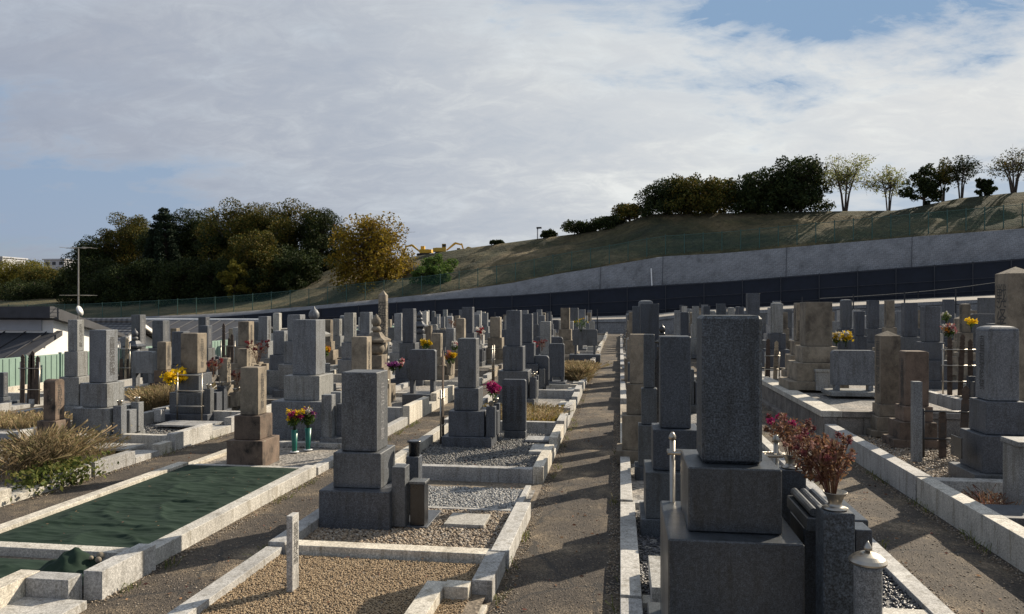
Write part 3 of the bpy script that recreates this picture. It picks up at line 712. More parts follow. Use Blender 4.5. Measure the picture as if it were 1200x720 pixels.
# --- third row right
gR('R3', 1166, 1212, 312, 520, 'tanclean', d=12.3, z0=.3, top='pyr', tr=(1.3, 1.9, 2.3), tiers=1, extras=0, text='戦没者供養塔', label='tallest tan square pillar with a pointed cap at the right edge')
gR('R3', 1078, 1101, 359, 401, 'dark', d=15.8, z0=.3, label='dark gravestone with bold carved columns, left of the orange and pink flowers')
gR('R3', 1056, 1075, 355, 395, 'dark', d=17.5, z0=.3); gR('R3', 1036, 1048, 352, 384, 'tanclean', d=20.5, z0=.3); gR('R3', 1015, 1030, 352, 385, 'dark', d=22.5, z0=.3)
gR('R3', 1000, 1013, 365, 394, 'dark', d=19, z0=.3, X=None); gR('R3', 984, 998, 351, 385, 'dark', d=24, z0=.3, top='dome')
gR('R3', 1124, 1137, 356, 390, 'tanclean', d=17.0, X=None, z0=.3, top='dome')
gR('R4', 1145, 1167, 349, 380, 'dark', d=19, z0=.3); slab_grave('R4', 1140, 1170, 368, 392, 17, 'dark', z0=.3)
gR('R4', 1104, 1118, 351, 380, 'dark', d=24, z0=.3)

# --- five-ring stupas, obelisk
def gorinto(px, yt, d, hw, m, label, z0=.03):
    P = W(px, d); H = zy(yt, d)-z0
    o = thing('stone_stupa', label, 'stone stupa', (P.x, P.y, z0), 0, 'five ring stone stupas'); w_ = hw*d/F
    b0 = max(.2, H-w_*5.2)
    box('base', -w_*1.5, w_*1.5, -w_*1.5, w_*1.5, 0, b0*.5, m, o, .01); box('plinth', -w_*1.1, w_*1.1, -w_*1.1, w_*1.1, b0*.5, b0, m, o, .01)
    z = b0; s = (H-b0)/5.2
    box('cube_ring', -s*.8, s*.8, -s*.8, s*.8, z, z+s*1.2, m, o, .01); z += s*1.2
    bm = bmesh.new(); lathe(bm, [(s*.5, z), (s*.78, z+s*.35), (s*.82, z+s*.65), (s*.7, z+s), (s*.5, z+s*1.25)], 20); obj('water_ring', bm, m, o, smooth=True); z += s*1.25
    bm = bmesh.new(); e = s*1.15; lo = [bm.verts.new((x*e, y*e, z+s*.12)) for x, y in ((-1, -1), (1, -1), (1, 1), (-1, 1))]
    bo = [bm.verts.new((x*e*.93, y*e*.93, z)) for x, y in ((-1, -1), (1, -1), (1, 1), (-1, 1))]
    mi = [bm.verts.new((x*e*.6, y*e*.6, z+s*.5)) for x, y in ((-1, -1), (1, -1), (1, 1), (-1, 1))]
    up = [bm.verts.new((x*e*.36, y*e*.36, z+s*.95)) for x, y in ((-1, -1), (1, -1), (1, 1), (-1, 1))]
    for v in lo: v.co.z += s*.1
    for a, b in ((bo, lo), (lo, mi), (mi, up)):
        for i in range(4): bm.faces.new((a[i], a[(i+1) % 4], b[(i+1) % 4], b[i]))
    bm.faces.new(bo[::-1]); bm.faces.new(up); obj('roof_ring', bm, m, o); z += s*.95
    bm = bmesh.new(); lathe(bm, [(s*.3, z), (s*.46, z+s*.25), (s*.46, z+s*.42), (s*.3, z+s*.6)], 16); obj('wind_ring', bm, m, o, smooth=True); z += s*.6
    bm = bmesh.new(); lathe(bm, [(s*.3, z), (s*.47, z+s*.3), (s*.45, z+s*.6), (s*.3, z+s*.85), (s*.1, z+s*1.0), (s*.08, z+s*1.15), (.004, z+s*1.2)], 16); obj('jewel', bm, m, o, smooth=True)
    return o
gorinto(441, 368, 15.6, 12, 'tan', 'weathered tan five ring stupa right of the sandy brown gravestone')
gorinto(368, 359, 15.0, 13, 'grey', 'grey five ring stupa whose top rises behind the large grey gravestone')
gorinto(492, 364, 23, 7, 'dark', 'small grey five ring stupa right of the tall dark gravestone, second row left')
gorinto(158, 385, 20, 8, 'dark', 'small dark five ring stupa in front of the tile roofed house')
gorinto(776, 380, 11, 8, 'black', 'small black onion topped stupa between the two square stones right of the path')
def obelisk(px0, px1, yt, d, label):
    pc = px1-4; P = W(pc, d); w_ = (pc-px0)*d/F; z1 = zy(yt, d)
    o = thing('stone_obelisk', label, 'obelisk', (P.x-w_/2, P.y+w_/2, 0))
    box('base', -w_*1.1, w_*1.1, -w_*1.1, w_*1.1, 0, .35, 'tan', o); bm = bmesh.new()
    B(bm, -w_/2, w_/2, -w_/2, w_/2, .35, z1-w_*.7, .01)
    c = [bm.verts.new(p) for p in ((-w_/2, -w_/2, z1-w_*.7), (w_/2, -w_/2, z1-w_*.7), (w_/2, w_/2, z1-w_*.7), (-w_/2, w_/2, z1-w_*.7))]; a = bm.verts.new((0, 0, z1))
    for i in range(4): bm.faces.new((c[i], c[(i+1) % 4], a))
    obj('shaft', bm, 'tanclean', o); inscribe(o, '戦没者供養塔', '+x', (w_/2, 0, z1*.62), z1*.5, 'ink'); inscribe(o, '先祖代々之墓', '-y', (0, -w_/2, z1*.62), z1*.5, 'ink')
obelisk(443, 456, 340, 22, 'tall slim tan obelisk with pointed tip rising above the left rows')

# ---------------------------------------------------------------- procedural fill of the rows further back
tall = ['grey', 'dark', 'light', 'grey', 'tan', 'tanclean', 'dark', 'light', 'grey']
def q_of(x, y):
    d = -SN*x+CS*y; xc = CS*x+SN*y
    return d+.4*xc, 600+xc/d*F, d
START = {'B': 21.5, 'D': 22, 'F': 17, 'H': 17.0, 'J': 14, 'R1': 21, 'R2': 18.5, 'R3': 13.5, 'R4': 13, 'R5': 14, 'R6': 15, 'R7': 17, 'R8': 19}
for row, (xa, xb) in ROWX.items():
    rt = row.startswith('R'); y = START[row]
    z0 = .03 if not rt or row == 'R1' else (PZ if row == 'R2' else .3)
    while True:
        y += random.uniform(1.35, 1.85)
        cx = xa+.62+random.uniform(-.08, .08) if not rt or row == 'R1' else xa+1.0+random.uniform(-.1, .1)
        if row == 'R1': cx = .55+random.uniform(-.08, .08)
        q, px, d = q_of(cx, y)
        if q > 56: break
        if px > 1225 or px < -25 or (row in 'HJ' and px < 135): continue
        if any(g_[0] == row and abs(g_[1]-y) < .95 for g_ in GR): continue
        m = random.choice(tall); w_ = random.uniform(.23, .31)
        zt = random.uniform(1.35, 1.86)+z0*.75 if m not in ('tan', 'tanclean') else random.uniform(1.05, 1.65)+z0*.75
        if random.random() < .12:
            slab_grave(row, px-24*20/d*.8, px+24*20/d*.8, 360+(CH-1.05-z0)*F/d, 360+(CH-.4-z0)*F/d, d, random.choice(['dark', 'grey']), z0=z0); continue
        tp = random.choices(['flat', 'dome', 'pyr', 'arch'], [8, 1.2, .5, .8])[0]
        grave(row, cx, y, w_, zt, z0+(zt-z0)*random.uniform(.48, .58), m, tp, tiers=2, base=random.random() < .5, front='+x' if (not rt or row == 'R1') else '-x', z0=z0,
              extras=1 if d < 24 else 0, text=random.choice(PHR) if d < 27 else None, tm=m if random.random() < .75 else 'dark')

# labels of the gravestones: look + ordinal in their row
def look_of(o, m):
    z = max((c.bound_box[1][2] for c in o.children if c.type == 'MESH'), default=1)
    zz = z+o.location.z
    s = 'tall ' if zz > 1.8 else ('short ' if zz < 1.35 else '')
    return s+LOOK.get(m, m)
for row in ROWX:
    L = sorted([g_ for g_ in GR if g_[0] == row], key=lambda g_: g_[1])
    for i, g_ in enumerate(L):
        k = 'slab gravestone' if g_[2].name.startswith('slab') else 'gravestone'
        g_[2]['label'] = g_[4] or '%s %s, %s in the %s' % (look_of(g_[2], g_[3]), k, ORD[i], ROWN[row])

# ---------------------------------------------------------------- plot kerbs
KB = []
def plot(row, y0, y1, h, m='kerb', w_=.12, xa=None, xb=None, label=None, gap=True, side='R', z0=0):
    a, b = ROWX[row]; xa = a if xa is None else xa; xb = b if xb is None else xb
    o = thing('plot_kerb', '', 'plot kerb', (xa, y0, z0), 0, 'stone kerbs round the grave plots'); o['kind'] = 'thing'
    L = y1-y0-.012; Wd = xb-xa
    front = Wd-w_ if side == 'R' else 0; back = 0 if side == 'R' else Wd-w_
    box('back_kerb', back, back+w_, 0, L, -.1, h, m, o, .006)
    box('cross_kerb', w_+.003, Wd-w_-.003, 0, w_, -.1, h-.012, m, o, .006)
    if gap and L > 1.3:
        gl = min(.55, L*.33); gy = L*random.uniform(.35, .5)
        box('front_kerb', front, front+w_, 0, gy, -.1, h+.02, m, o, .006); box('front_kerb', front, front+w_, gy+gl, L, -.1, h+.02, m, o, .006)
        st = box('entrance_step', front-(.22 if side == 'R' else -.0), front+w_+(.0 if side == 'R' else .22), gy+.004, gy+gl-.004, -.1, h*.55, m, o, .006)
    else: box('front_kerb', front, front+w_, 0, L, -.1, h+.02, m, o, .006)
    KB.append([row, y0, o, label]); return o
# near plots
pass
plot('B', 5.65, 7.10, .13, label='pale kerb round the brown pebble plot of the nearest left gravestone', gap=False, w_=.14, xb=-.84)
plot('B', 7.12, 8.05, .06, label='thin white kerb round the narrow strip of grey pebbles', gap=False, w_=.06, xb=-.95)
plot('B', 8.45, 11.6, .17, label='pale kerb round the plot of the gravestone with the magenta bouquet')
plot('B', 11.65, 13.9, .22, label='pale kerb round the plot of dry orange weeds beside the path')
plot('D', 5.27, 8.45, .12, 'kerb', label='pale kerb round the longer dark green ground sheet', gap=False, w_=.13)
pass
plot('D', 8.5, 9.9, .08, 'kerb', gap=False); plot('D', 9.95, 12.3, .12, 'kerb', gap=False)
plot('D', 12.4, 15.9, .30, 'kerb')
plot('F', 6.2, 8.0, .14, 'kerb'); plot('F', 8.05, 9.6, .14, 'kerb'); plot('F', 9.65, 11.9, .22, 'kerb'); plot('F', 11.95, 14.2, .24, 'kerb')
plot('R1', 5.0, 7.4, .08, 'kerb', side='L', gap=False, w_=.14); plot('R1', 2.2, 4.98, .08, 'kerb', side='L', gap=False, w_=.14, label='white stone kerb round the nearest right plot with black pebbles')
plot('R2', 5.0, 8.2, .24, 'kerb', side='L', gap=False, w_=.16); plot('R2', 8.22, 11.7, .24, 'kerb', side='L', gap=False, w_=.16)
KS = {'B': 13.95, 'D': 15.95, 'F': 14.25, 'H': 10, 'J': 12, 'R1': 7.42, 'R3': 8.5, 'R4': 12, 'R5': 14, 'R6': 17, 'R7': 19, 'R8': 22}
for row, ys in KS.items():
    y = ys; rt = row[0] == 'R'
    while True:
        L = random.uniform(1.8, 2.6); q, px, d = q_of(ROWX[row][0]+1, y+L)
        if q > 56: break
        if -60 < px < 1290:
            hh = random.uniform(.10, .26) if row != 'R1' else random.uniform(.08, .2)
            if row in ('R3', 'R4', 'R5', 'R6', 'R7', 'R8'): hh = .36
            plot(row, y, y+L-.03, hh, random.choice(['kerb', 'kerb', 'kerbold']), side='R' if not rt else ('L'), gap=(not rt) and d < 32)
        y += L
# raised platform of the second row right
def platform(y0, y1, label):
    xa, xb = ROWX['R2']; o = thing('plot_platform', label, 'stone platform', (xa, y0, 0))
    L = y1-y0
    box('coping', -.03, .27, 0, L, .36, .45, 'kerb', o, .008); box('front_coping', .273, xb-xa, 0, .26, .36, .447, 'kerbold', o, .008)
    n = int(L/.42)
    bm = bmesh.new()
    for i in range(min(n, 90)): B(bm, 0, .2, i*.42+.004, i*.42+.41, 0, .355, .006)
    obj('side_blocks', bm, 'kerbold', o)
    bm = bmesh.new()
    for i in range(5): B(bm, .203+i*.38, .58+i*.38, .03, .2, 0, .355, .006)
    obj('front_blocks', bm, 'kerbold', o)
    box('foot_course', -.12, -.003, -.1, L, 0, .07, 'kerbold', o, .006)
    box('fill', .27, xb-xa, .26, L, .2, .40, 'gravelfar', o, 0)
platform(11.75, 40, 'long raised stone platform with pale coping under the second row right')
for row in ROWX:
    L = sorted([g_ for g_ in KB if g_[0] == row], key=lambda g_: g_[1])
    for i, g_ in enumerate(L): g_[2]['label'] = g_[3] or 'stone kerb of the %s plot in the %s' % (ORD[i], ROWN[row])
# plot surfaces (gravel sheets, one per row)
for row, (xa, xb) in ROWX.items():
    z = {'R2': .10, 'R3': .3, 'R4': .3, 'R5': .3, 'R6': .3, 'R7': .3, 'R8': .3}.get(row, .035)
    ys = {'B': 8.5, 'D': 8.6, 'F': 3, 'R1': 5.0}.get(row, 4)
    if row in ('R3', 'R4', 'R5', 'R6', 'R7', 'R8'): ys = KS[row]
    flat('gravel', xa+.05, xb-.05, ys, 54 if row[0] != 'R' else 50, z, 'gravelfar', kind='stuff')
flat('gravel', -2.7, -.9, 2.4, 5.6, .045, 'earth', kind='stuff'); flat('gravel', -2.7, -.9, 5.62, 8.0, .035, 'gravelfar', kind='stuff'); flat('gravel', .1, 2.0, 2.2, 4.96, .03, 'gravelfar', kind='stuff')
# real pebbles close by
pebbles('gravel', -2.66, -1.0, 3.6, 5.6, .05, 30000, .0085, 'peb_tan')
pebbles('gravel', -2.66, -.98, 5.76, 7.08, .045, 9000, .017, 'peb_brown')
pebbles('gravel', -2.7, -1.02, 7.18, 8.0, .04, 6000, .016, 'peb_grey')
pebbles('gravel', -2.65, -1.0, 8.57, 11.5, .045, 11000, .018, 'peb_slate')
pebbles('gravel', -5.1, -3.7, 9.95, 12.2, .045, 6500, .022, 'peb_slate')
pebbles('gravel', .14, 1.95, 3.0, 4.94, .045, 9000, .018, 'peb_black')
pebbles('gravel', .14, 1.95, 5.12, 7.3, .04, 7000, .018, 'peb_black')
pebbles('gravel', 3.18, 4.9, 6.5, 11.6, .115, 9000, .018, 'peb_brown')
pebbles('gravel', -7.8, -6.3, 9.8, 14.0, .05, 5000, .02, 'peb_slate')
for xk, ya, yb in ((-3.49, 4.6, 13), (-2.83, 4, 12), (-.80, 4, 26), (-6.06, 7, 16), (2.93, 4, 14), (2.13, 3.5, 12), (-.05, 4, 14)):
    pebbles('grit', xk-.05, xk+.05, ya, yb, .008, int((yb-ya)*170), .0085, 'peb_brown')
# grit and small debris loose on the paths
pebbles('grit', -.85, -.02, 3.8, 14, .006, 2500, .006, 'peb_brown'); pebbles('grit', -3.5, -2.8, 4, 14, .006, 1800, .007, 'peb_brown'); pebbles('grit', 2.1, 2.98, 3.5, 14, .006, 2600, .007, 'peb_brown')
#PART2
# ================================================================ custom near kerbs
def kerbset(label, loc, parts, m='kerb'):
    o = thing('plot_kerb', label, 'plot kerb', loc, 0, 'stone kerbs round the grave plots'); o['kind'] = 'thing'
    for n, x0, x1, y0, y1, h in parts: box(n, x0-loc[0], x1-loc[0], y0-loc[1], y1-loc[1], -.1, h, m, o, .004)
    return o
kerbset('pale kerb with a recessed step round the tan gravel plot at the bottom', (-2.78, 2.4, 0), [
    ('back_kerb', -2.78, -2.65, 2.4, 5.62, .10), ('front_kerb', -1.0, -.86, 5.02, 5.62, .15),
    ('return_kerb', -1.17, -1.003, 4.9, 5.02, .13), ('inner_kerb', -1.31, -1.173, 2.4, 5.02, .13), ('entrance_step', -1.17, -.87, 2.4, 4.895, .03)])
kerbset('pale kerb with a recessed step round the green sheet in the lower left corner', (-5.3, 2.4, 0), [
    ('back_kerb', -5.3, -5.17, 2.4, 5.25, .14), ('front_kerb', -3.63, -3.49, 4.66, 5.26, .2),
    ('return_kerb', -3.95, -3.633, 4.52, 4.655, .18), ('inner_kerb', -4.1, -3.953, 2.4, 4.655, .18), ('entrance_step', -3.95, -3.49, 2.4, 4.515, .06)])
# flat step stones lying in plots
def flatstone(px, y, wx, wy, z, label, m='light', h=.03):
    d = (CH-z)*F/(y-360); P = W(px, d)
    o = box('flat_stone', -wx/2, wx/2, -wy/2, wy/2, 0, h, m, None, .004, loc=(P.x, P.y, z)); tag(o, label, 'flat stone'); return o
flatstone(548, 612, .36, .36, .05, 'flat pale square stone lying on the brown pebbles')
flatstone(637, 516, .5, .35, .06, 'flat pale slab at the kerb right of the names tablet')
flatstone(222, 498, .9, .5, .09, 'long pale slab in front of the yellow chrysanthemum grave')
flatstone(128, 525, .8, .4, .09, 'long pale slab beside the dry grass tuft, third row left')
flatstone(772, 690, .12, .62, .10, 'narrow white polished slab left of the nearest gravestone base', h=.12)

# ================================================================ green sheets
def tarp(name, label, x0, x1, y0, y1, z, heap=None):
    nx, ny = 70, 230; V = []
    for j in range(ny+1):
        for i in range(nx+1):
            u, v = i/nx, j/ny; x = x0+(x1-x0)*u; y = y0+(y1-y0)*v
            e = min(u, 1-u, v*1.5, (1-v)*1.5)*8; e = min(1, e)
            h = mn.noise(Vector((x*1.1+y*.5, y*3.2, 3)))*.009+mn.noise(Vector((x*3, y*9, 9)))*.007+mn.noise(Vector((x*6+y*2, y*22, 9)))*.004
            rg = 1-abs(mn.noise(Vector((x*1.3-y*.4, y*2.4+x*.8, 17)))); h += .022*rg**8+.013*(1-abs(mn.noise(Vector((x*1.0+y*.9, y*6.5-x*.7, 41)))))**10+.009*(1-abs(mn.noise(Vector((x*2.2-y*1.6, y*13+x, 77)))))**9
            h += .02*mn.noise(Vector((x*.8, y*.8, 30)))
            if heap:
                hx, hy, hr, hh = heap; dd = math.hypot((x-hx), (y-hy)*1.3)/hr
                h += hh*max(0, 1-dd)**.8*(1+.5*mn.noise(Vector((x*7, y*7, 4)))+.3*mn.noise(Vector((x*16, y*16, 4))))
            V.append((x-x0, y-y0, max(.004, h*e+.02)))
    n = nx+1; Fc = np.array([[r*n+i, r*n+i+1, (r+1)*n+i+1, (r+1)*n+i] for r in range(ny) for i in range(nx) if not (heap and V[r*n+i][0]+x0 > -4.11 and V[r*n+i][1]+y0 < 4.66)])
    o = np_mesh(name, np.array(V), Fc, 'tarp', True, None, (x0, y0, z)); tag(o, label, 'ground sheet'); return o
tarp('ground_sheet', 'long wrinkled dark green weed sheet stretched over the second left row plot', -5.16, -3.645, 5.27, 8.42, .075)
tarp('ground_sheet', 'short dark green weed sheet with a bunched up corner, lower left', -5.16, -3.66, 2.6, 5.13, .06, heap=(-3.90, 4.95, .30, .17))
flat('gravel', -5.16, -3.64, 2.4, 8.4, .045, 'earth', kind='stuff')
for (x, y, s) in ((-3.74, 4.98, .028), (-3.70, 4.9, .022), (-3.78, 4.93, .016)):
    bm = bmesh.new(); bmesh.ops.create_icosphere(bm, subdivisions=2, radius=s)
    for v in bm.verts: v.co *= 1+.2*mn.noise(v.co*40)
    o = obj('stone', bm, 'tanclean', None, (x, y, .19), True); tag(o, {.028: 'largest', .022: 'middle sized', .016: 'smallest'}[s]+' brownish stone holding down the bunched green sheet corner', 'stone', 'stones weighing down the green sheet')

# ================================================================ posts, racks, boxes
def post(px, y, w_, h, m, label, s=None, z=0.04, name='marker_post', side='+x'):
    d = (CH-z)*F/(y-360); P = W(px, d)
    o = thing(name, label, 'marker post', (P.x, P.y, z)); box('shaft', -w_/2, w_/2, -w_/2, w_/2, 0, h, m, o, .004)
    if s: inscribe(o, s, side, ((w_/2 if side == '+x' else (-w_/2 if side == '-x' else 0)), (0 if side != '-y' else -w_/2), h*.62), h*.55, 'ink', .8)
    return o
mp_ = post(343, 691, .062, .52, 'kerb', 'small square white stone marker post standing in the tan gravel', '墓地管理区画', .05); mp_.scale = (.72, 1.7, 1)
post(1074, 541, .10, .98, 'grey', 'tall slim grey stone post in front of the brown rounded gravestone', None, .11)
def rack(px, y, wdt, h, label, z=.04, stakes=(), m='steel', along='x', rails=(.35, .85), name='stupa_rack', sm='oldwood', ends=False):
    d = (CH-z)*F/(y-360); P = W(px, d)
    o = thing(name, label, 'rack', (P.x, P.y, z), 0 if along == 'x' else math.pi/2)
    for s in (-1, 1):
        bm = bmesh.new(); tube(bm, (s*wdt/2, 0, 0), (s*wdt/2, 0, h), .014, 10)
        if ends: lathe(bm, [(.012, h), (.02, h+.01), (.02, h+.025), (.006, h+.045)], 10, s*wdt/2, 0)
        obj('post', bm, m, o, smooth=True)
    for f in rails:
        for yy in (-.03, .03):
            bm = bmesh.new(); tube(bm, (-wdt/2-.02, yy, f*h), (wdt/2+.02, yy, f*h), .009, 8); obj('rail', bm, m, o, smooth=True)
    for k, (fx, hh, mt) in enumerate(stakes):
        t = thing('wooden_stupa', '', 'wooden stupa', (P.x+(fx*wdt if along == 'x' else 0), P.y+(0 if along == 'x' else fx*wdt), z), 0 if along == 'x' else math.pi/2, 'wooden stupa boards standing in racks')
        w_ = .045; pts = [(-w_, 0), (w_, 0), (w_, hh*.80), (w_*.7, hh*.815), (w_, hh*.83), (w_, hh*.86), (w_*.7, hh*.875), (w_, hh*.89), (w_*.8, hh*.92), (w_*1.05, hh*.935), (w_*.6, hh*.97), (0, hh),
                               (-w_*.6, hh*.97), (-w_*1.05, hh*.935), (-w_*.8, hh*.92), (-w_, hh*.89), (-w_*.7, hh*.875), (-w_, hh*.86), (-w_, hh*.83), (-w_*.7, hh*.815), (-w_, hh*.80)]
        bm = bmesh.new(); prism(bm, pts, 'y', -.006, .006); obj('board', bm, mt, t)
        if mt == 'palewood' or sm == 'ink': inscribe(t, '南無阿弥陀佛', '-y', (0, -.006, hh*.5), hh*.5, 'ink', 1.0)
        t['label'] = '%s wooden stupa board, %s in the %s' % ({'oldwood': 'dark', 'palewood': 'pale'}[mt], ORD[k], label)
        if k % 2: t.rotation_euler[1] = .04
        t['_r'] = 1; del t['_r']
    return o
rack(845, 505+93, .60, 1.17, 'stainless steel rack behind the nearest gravestone', z=.05, rails=(.42, .88), ends=True) if False else None
def steelrack():
    o = thing('stupa_rack', 'empty stainless steel rack standing behind the nearest speckled gravestone', 'rack', (.61, 4.60, .05))
    for s in (-1, 1):
        bm = bmesh.new(); tube(bm, (s*.30, 0, 0), (s*.30, 0, 1.15), .016, 14); lathe(bm, [(.013, 1.15), (.022, 1.16), (.022, 1.175), (.014, 1.19), (.005, 1.2)], 12, s*.30, 0); obj('post', bm, 'steel', o, smooth=True)
    for z in (.62, 1.08):
        for y in (-.035, .035): 
            bm = bmesh.new(); tube(bm, (-.33, y, z), (.33, y, z), .012, 12); obj('rail', bm, 'steel', o, smooth=True)
steelrack()
rack(222, 493, .44, .80, 'slim steel frame before the tan gravestone with yellow chrysanthemums', z=.1, rails=(.3, .62, .95))
rack(35, 474, .42, .85, 'thin rack in front of the green panel fence', z=.05, stakes=((-.38, 1.0, 'oldwood'), (-.05, 1.02, 'oldwood'), (.15, 1.08, 'oldwood'), (.33, .98, 'oldwood')))
rack(518, 520, .16, .78, 'steel rail rack left of the magenta bouquet gravestone', z=.04, stakes=((.35, 1.35, 'oldwood'),), along='y')
rack(1110, 538, .55, .62, 'dark rack before the brown rounded gravestone', z=.11, stakes=((-.1, .60, 'oldwood'), (.33, .92, 'oldwood')), rails=(.4, .95), m='blackpaint', sm='ink')
rack(146, 447, .3, 1.0, 'rack right of the tallest left gravestones', z=.05, stakes=((-.3, .6, 'oldwood'), (.1, 1.15, 'palewood'), (.35, .6, 'oldwood')))
rack(267, 441, .42, 1.0, 'rack among the third row left gravestones', z=.05, stakes=((-.3, 1.5, 'oldwood'), (0, 1.1, 'oldwood'), (.3, 1.2, 'oldwood')))
rack(905, 444, .3, .6, 'rack beside the carved sandy brown gravestone', z=.4, stakes=((-.3, .9, 'oldwood'), (.2, .85, 'palewood')))
rack(1125, 466, .6, 1.0, 'steel rack left of the domed gravestone', z=.3, stakes=((-.3, 1.15, 'oldwood'), (0, 1.2, 'oldwood'), (.3, 1.1, 'oldwood')), rails=(.3, .6, .9))
rack(578, 447, .3, .95, 'steel rack behind the nearest magenta bouquet', z=.05, stakes=((.0, 1.0, 'oldwood'),), along='y', rails=(.3, .6, .9))
def sbox(px, y, wx, wy, h, m, label, z=.04, lid=True):
    d = (CH-z)*F/(y-360); P = W(px, d); o = thing('stone_box', label, 'stone box', (P.x, P.y, z))
    box('body', -wx/2, wx/2, -wy/2, wy/2, 0, h, m, o, .006)
    if lid: box('lid', -wx/2-.015, wx/2+.015, -wy/2-.015, wy/2+.015, h+.002, h+.05, m, o, .01)
    return o
sbox(966, 457, .38, .34, .34, 'light', 'pale stone box with a lid beside the wide slab on the platform', PZ)
sbox(1205, 600, .30, .30, .62, 'grey', 'grey stone block cut by the right edge, beside the domed gravestone', .1)
sbox(1202, 622, .55, .45, .16, 'dark', 'low dark stone plinth at the right edge behind the kerb', .1, False)
sbox(97, 527, .22, .2, .2, 'light', 'small pale stone block with two steel cups beside the mossy arched stone', .1, False)
sbox(187, 494, .12, .12, .2, 'light', 'small white stone incense block right of the dry grass', .1, False)
sbox(762, 530, .16, .2, .46, 'grey', 'small grey stone block with a white top beside the right kerb', .05, False)
sbox(748, 500, .14, .16, .36, 'light', 'small white stone block at the edge of the right kerb', .05, False)
# stone flower stand and name plate beside the large grey gravestone
def frontpieces(px, y, label):
    d = (CH-.05)*F/(y-360); P = W(px, d); o = thing('stone_lantern_block', label, 'offering stand', (P.x, P.y, .05))
    box('foot', -.22, .2, -.26, .26, 0, .12, 'grey', o, .006)
    box('tall_stand', -.20, -.05, -.24, -.09, .12, .72, 'grey', o, .006)
    box('stand', -.02, .14, -.13, .15, .12, .58, 'dark', o, .006); box('tall_stand', -.20, -.05, .1, .24, .12, .72, 'grey', o, .006)
    bm = bmesh.new(); lathe(bm, [(.055, .0), (.06, .01), (.055, .012), (.04, .012)], 20)
    ob = obj('crest_ring', bm, 'light', o, (.142, 0, .42)); ob.rotation_euler = (0, math.pi/2, 0); ob.scale = (1.2, .8, 1)
frontpieces(400, 520, 'grey stone offering stand with a round crest, right of the large grey gravestone')

# near left grave: furniture in front of it (vases and basin)
def b1_front():
    o = b1; P = o.location
    x = .34
    box('front_base', x-.03, x+.30, -.22, .34, 0, .035, 'dark', o, .004)
    v = box('flower_stand', x-.01, x+.11, -.25, -.10, .037, .56, 'dark', o, .005)
    v2 = box('flower_stand', x-.01, x+.11, .20, .34, .037, .56, 'dark', o, .005)
    bm = bmesh.new(); lathe(bm, [(.05, .562), (.052, .68), (.068, .69), (.068, .705), (.045, .705)], 20, x+.05, .27); obj('steel_cup', bm, 'black', v2, smooth=True)
    s = box('incense_stand', x+.14, x+.27, -.19, -.05, .037, .40, 'black', o, .005)
    box('incense_lid', x+.13, x+.28, -.2, -.04, .402, .425, 'dark', s, .005)
b1_front()
# plaque on the lower tier of the domed gravestone
box('plaque', -.40-.012, -.40, -.13, .13, .28, .5, 'black', dg, .002)

# ================================================================ flowers
def bouquet(P, h, r, cols, label, n=9, dead=False, green='stem', leafn=120, spread=1.0, vase=None, bsz=.028):
    o = thing('bouquet', label, 'bouquet', P, 0, 'cut flowers standing at the graves')
    bm = bmesh.new(); tips = []
    for i in range(n):
        a = random.uniform(0, 6.28); rr = r*math.sqrt(random.random())*spread; hh = h*random.uniform(.62, 1.0)
        t = Vector((rr*math.cos(a)-(.06 if leafn > 900 else 0), rr*math.sin(a), hh)); tips.append(t)
        mid = Vector((t.x*.35, t.y*.35, hh*.5)); tube(bm, (t.x*.08, t.y*.08, -.03), mid, .0022, 4, cap=False); tube(bm, mid, t, .0018, 4, cap=False)
    obj('stems', bm, 'rust' if dead else green, o)
    u = RNG.normal(size=(leafn, 3)); u /= np.linalg.norm(u, axis=1)[:, None]
    Pp = np.array([-.05 if leafn > 900 else 0, 0, h*.58])+u*np.array([r*.85, r*.85, h*.38])*RNG.random((leafn, 1))**.4
    V, Fc = leaves(Pp, .028 if not dead else .014, aspect=2.6); np_mesh('foliage', V, Fc, 'rust' if dead else 'leaf_green', parent=o)
    for ci, c in enumerate(cols):
        T = [t for k, t in enumerate(tips) if k % len(cols) == ci]
        if not T: continue
        Pp = np.concatenate([np.array(t)[None]+RNG.normal(size=(46, 3))*bsz*.42 for t in T])
        V, Fc = leaves(Pp, bsz*.62, aspect=1.2); np_mesh('blossoms', V, Fc, c, parent=o)
    return o
nv_ = ng.location
bouquet((nv_.x+.42, nv_.y-.47, nv_.z+1.05), .29, .155, ['f_dull', 'rust', 'f_wilt', 'rust'], 'large withered red brown bouquet in the steel cup beside the nearest gravestone', 46, True, leafn=905, bsz=.017)
bouquet((nv_.x+.43, nv_.y+.46, nv_.z+1.05), .25, .16, ['f_dull', 'f_magenta', 'rust', 'f_wilt'], 'half withered magenta bouquet behind the large withered one', 18, True, leafn=380, bsz=.022)
def bq(px, y, d, h, r, cols, label, **k):
    P = W(px, d, zy(y, d)); return bouquet(P, h, r, cols, label, **k)
bq(578, 470, 10.4, .24, .09, ['f_magenta'], 'bright magenta bouquet beside the dark three tier gravestone', n=14, bsz=.05)
def greenvase(px, y, d, label, cols, label2):
    P = W(px, d, 0); z = .05
    o = thing('flower_vase', label, 'vase', (P.x, P.y, z), 0, 'green plastic grave vases')
    bm = bmesh.new(); lathe(bm, [(.028, 0), (.03, .01), (.045, .30), (.042, .30), (.03, .28)], 16); obj('cone', bm, 'plasticgreen', o, smooth=True)
    bm = bmesh.new(); lathe(bm, [(.06, 0), (.06, .008), (.03, .012)], 16); obj('foot', bm, 'whitepaint', o, smooth=True)
    bouquet((P.x, P.y, z+.29), .26, .11, cols, label2, n=14, leafn=160, bsz=.036)
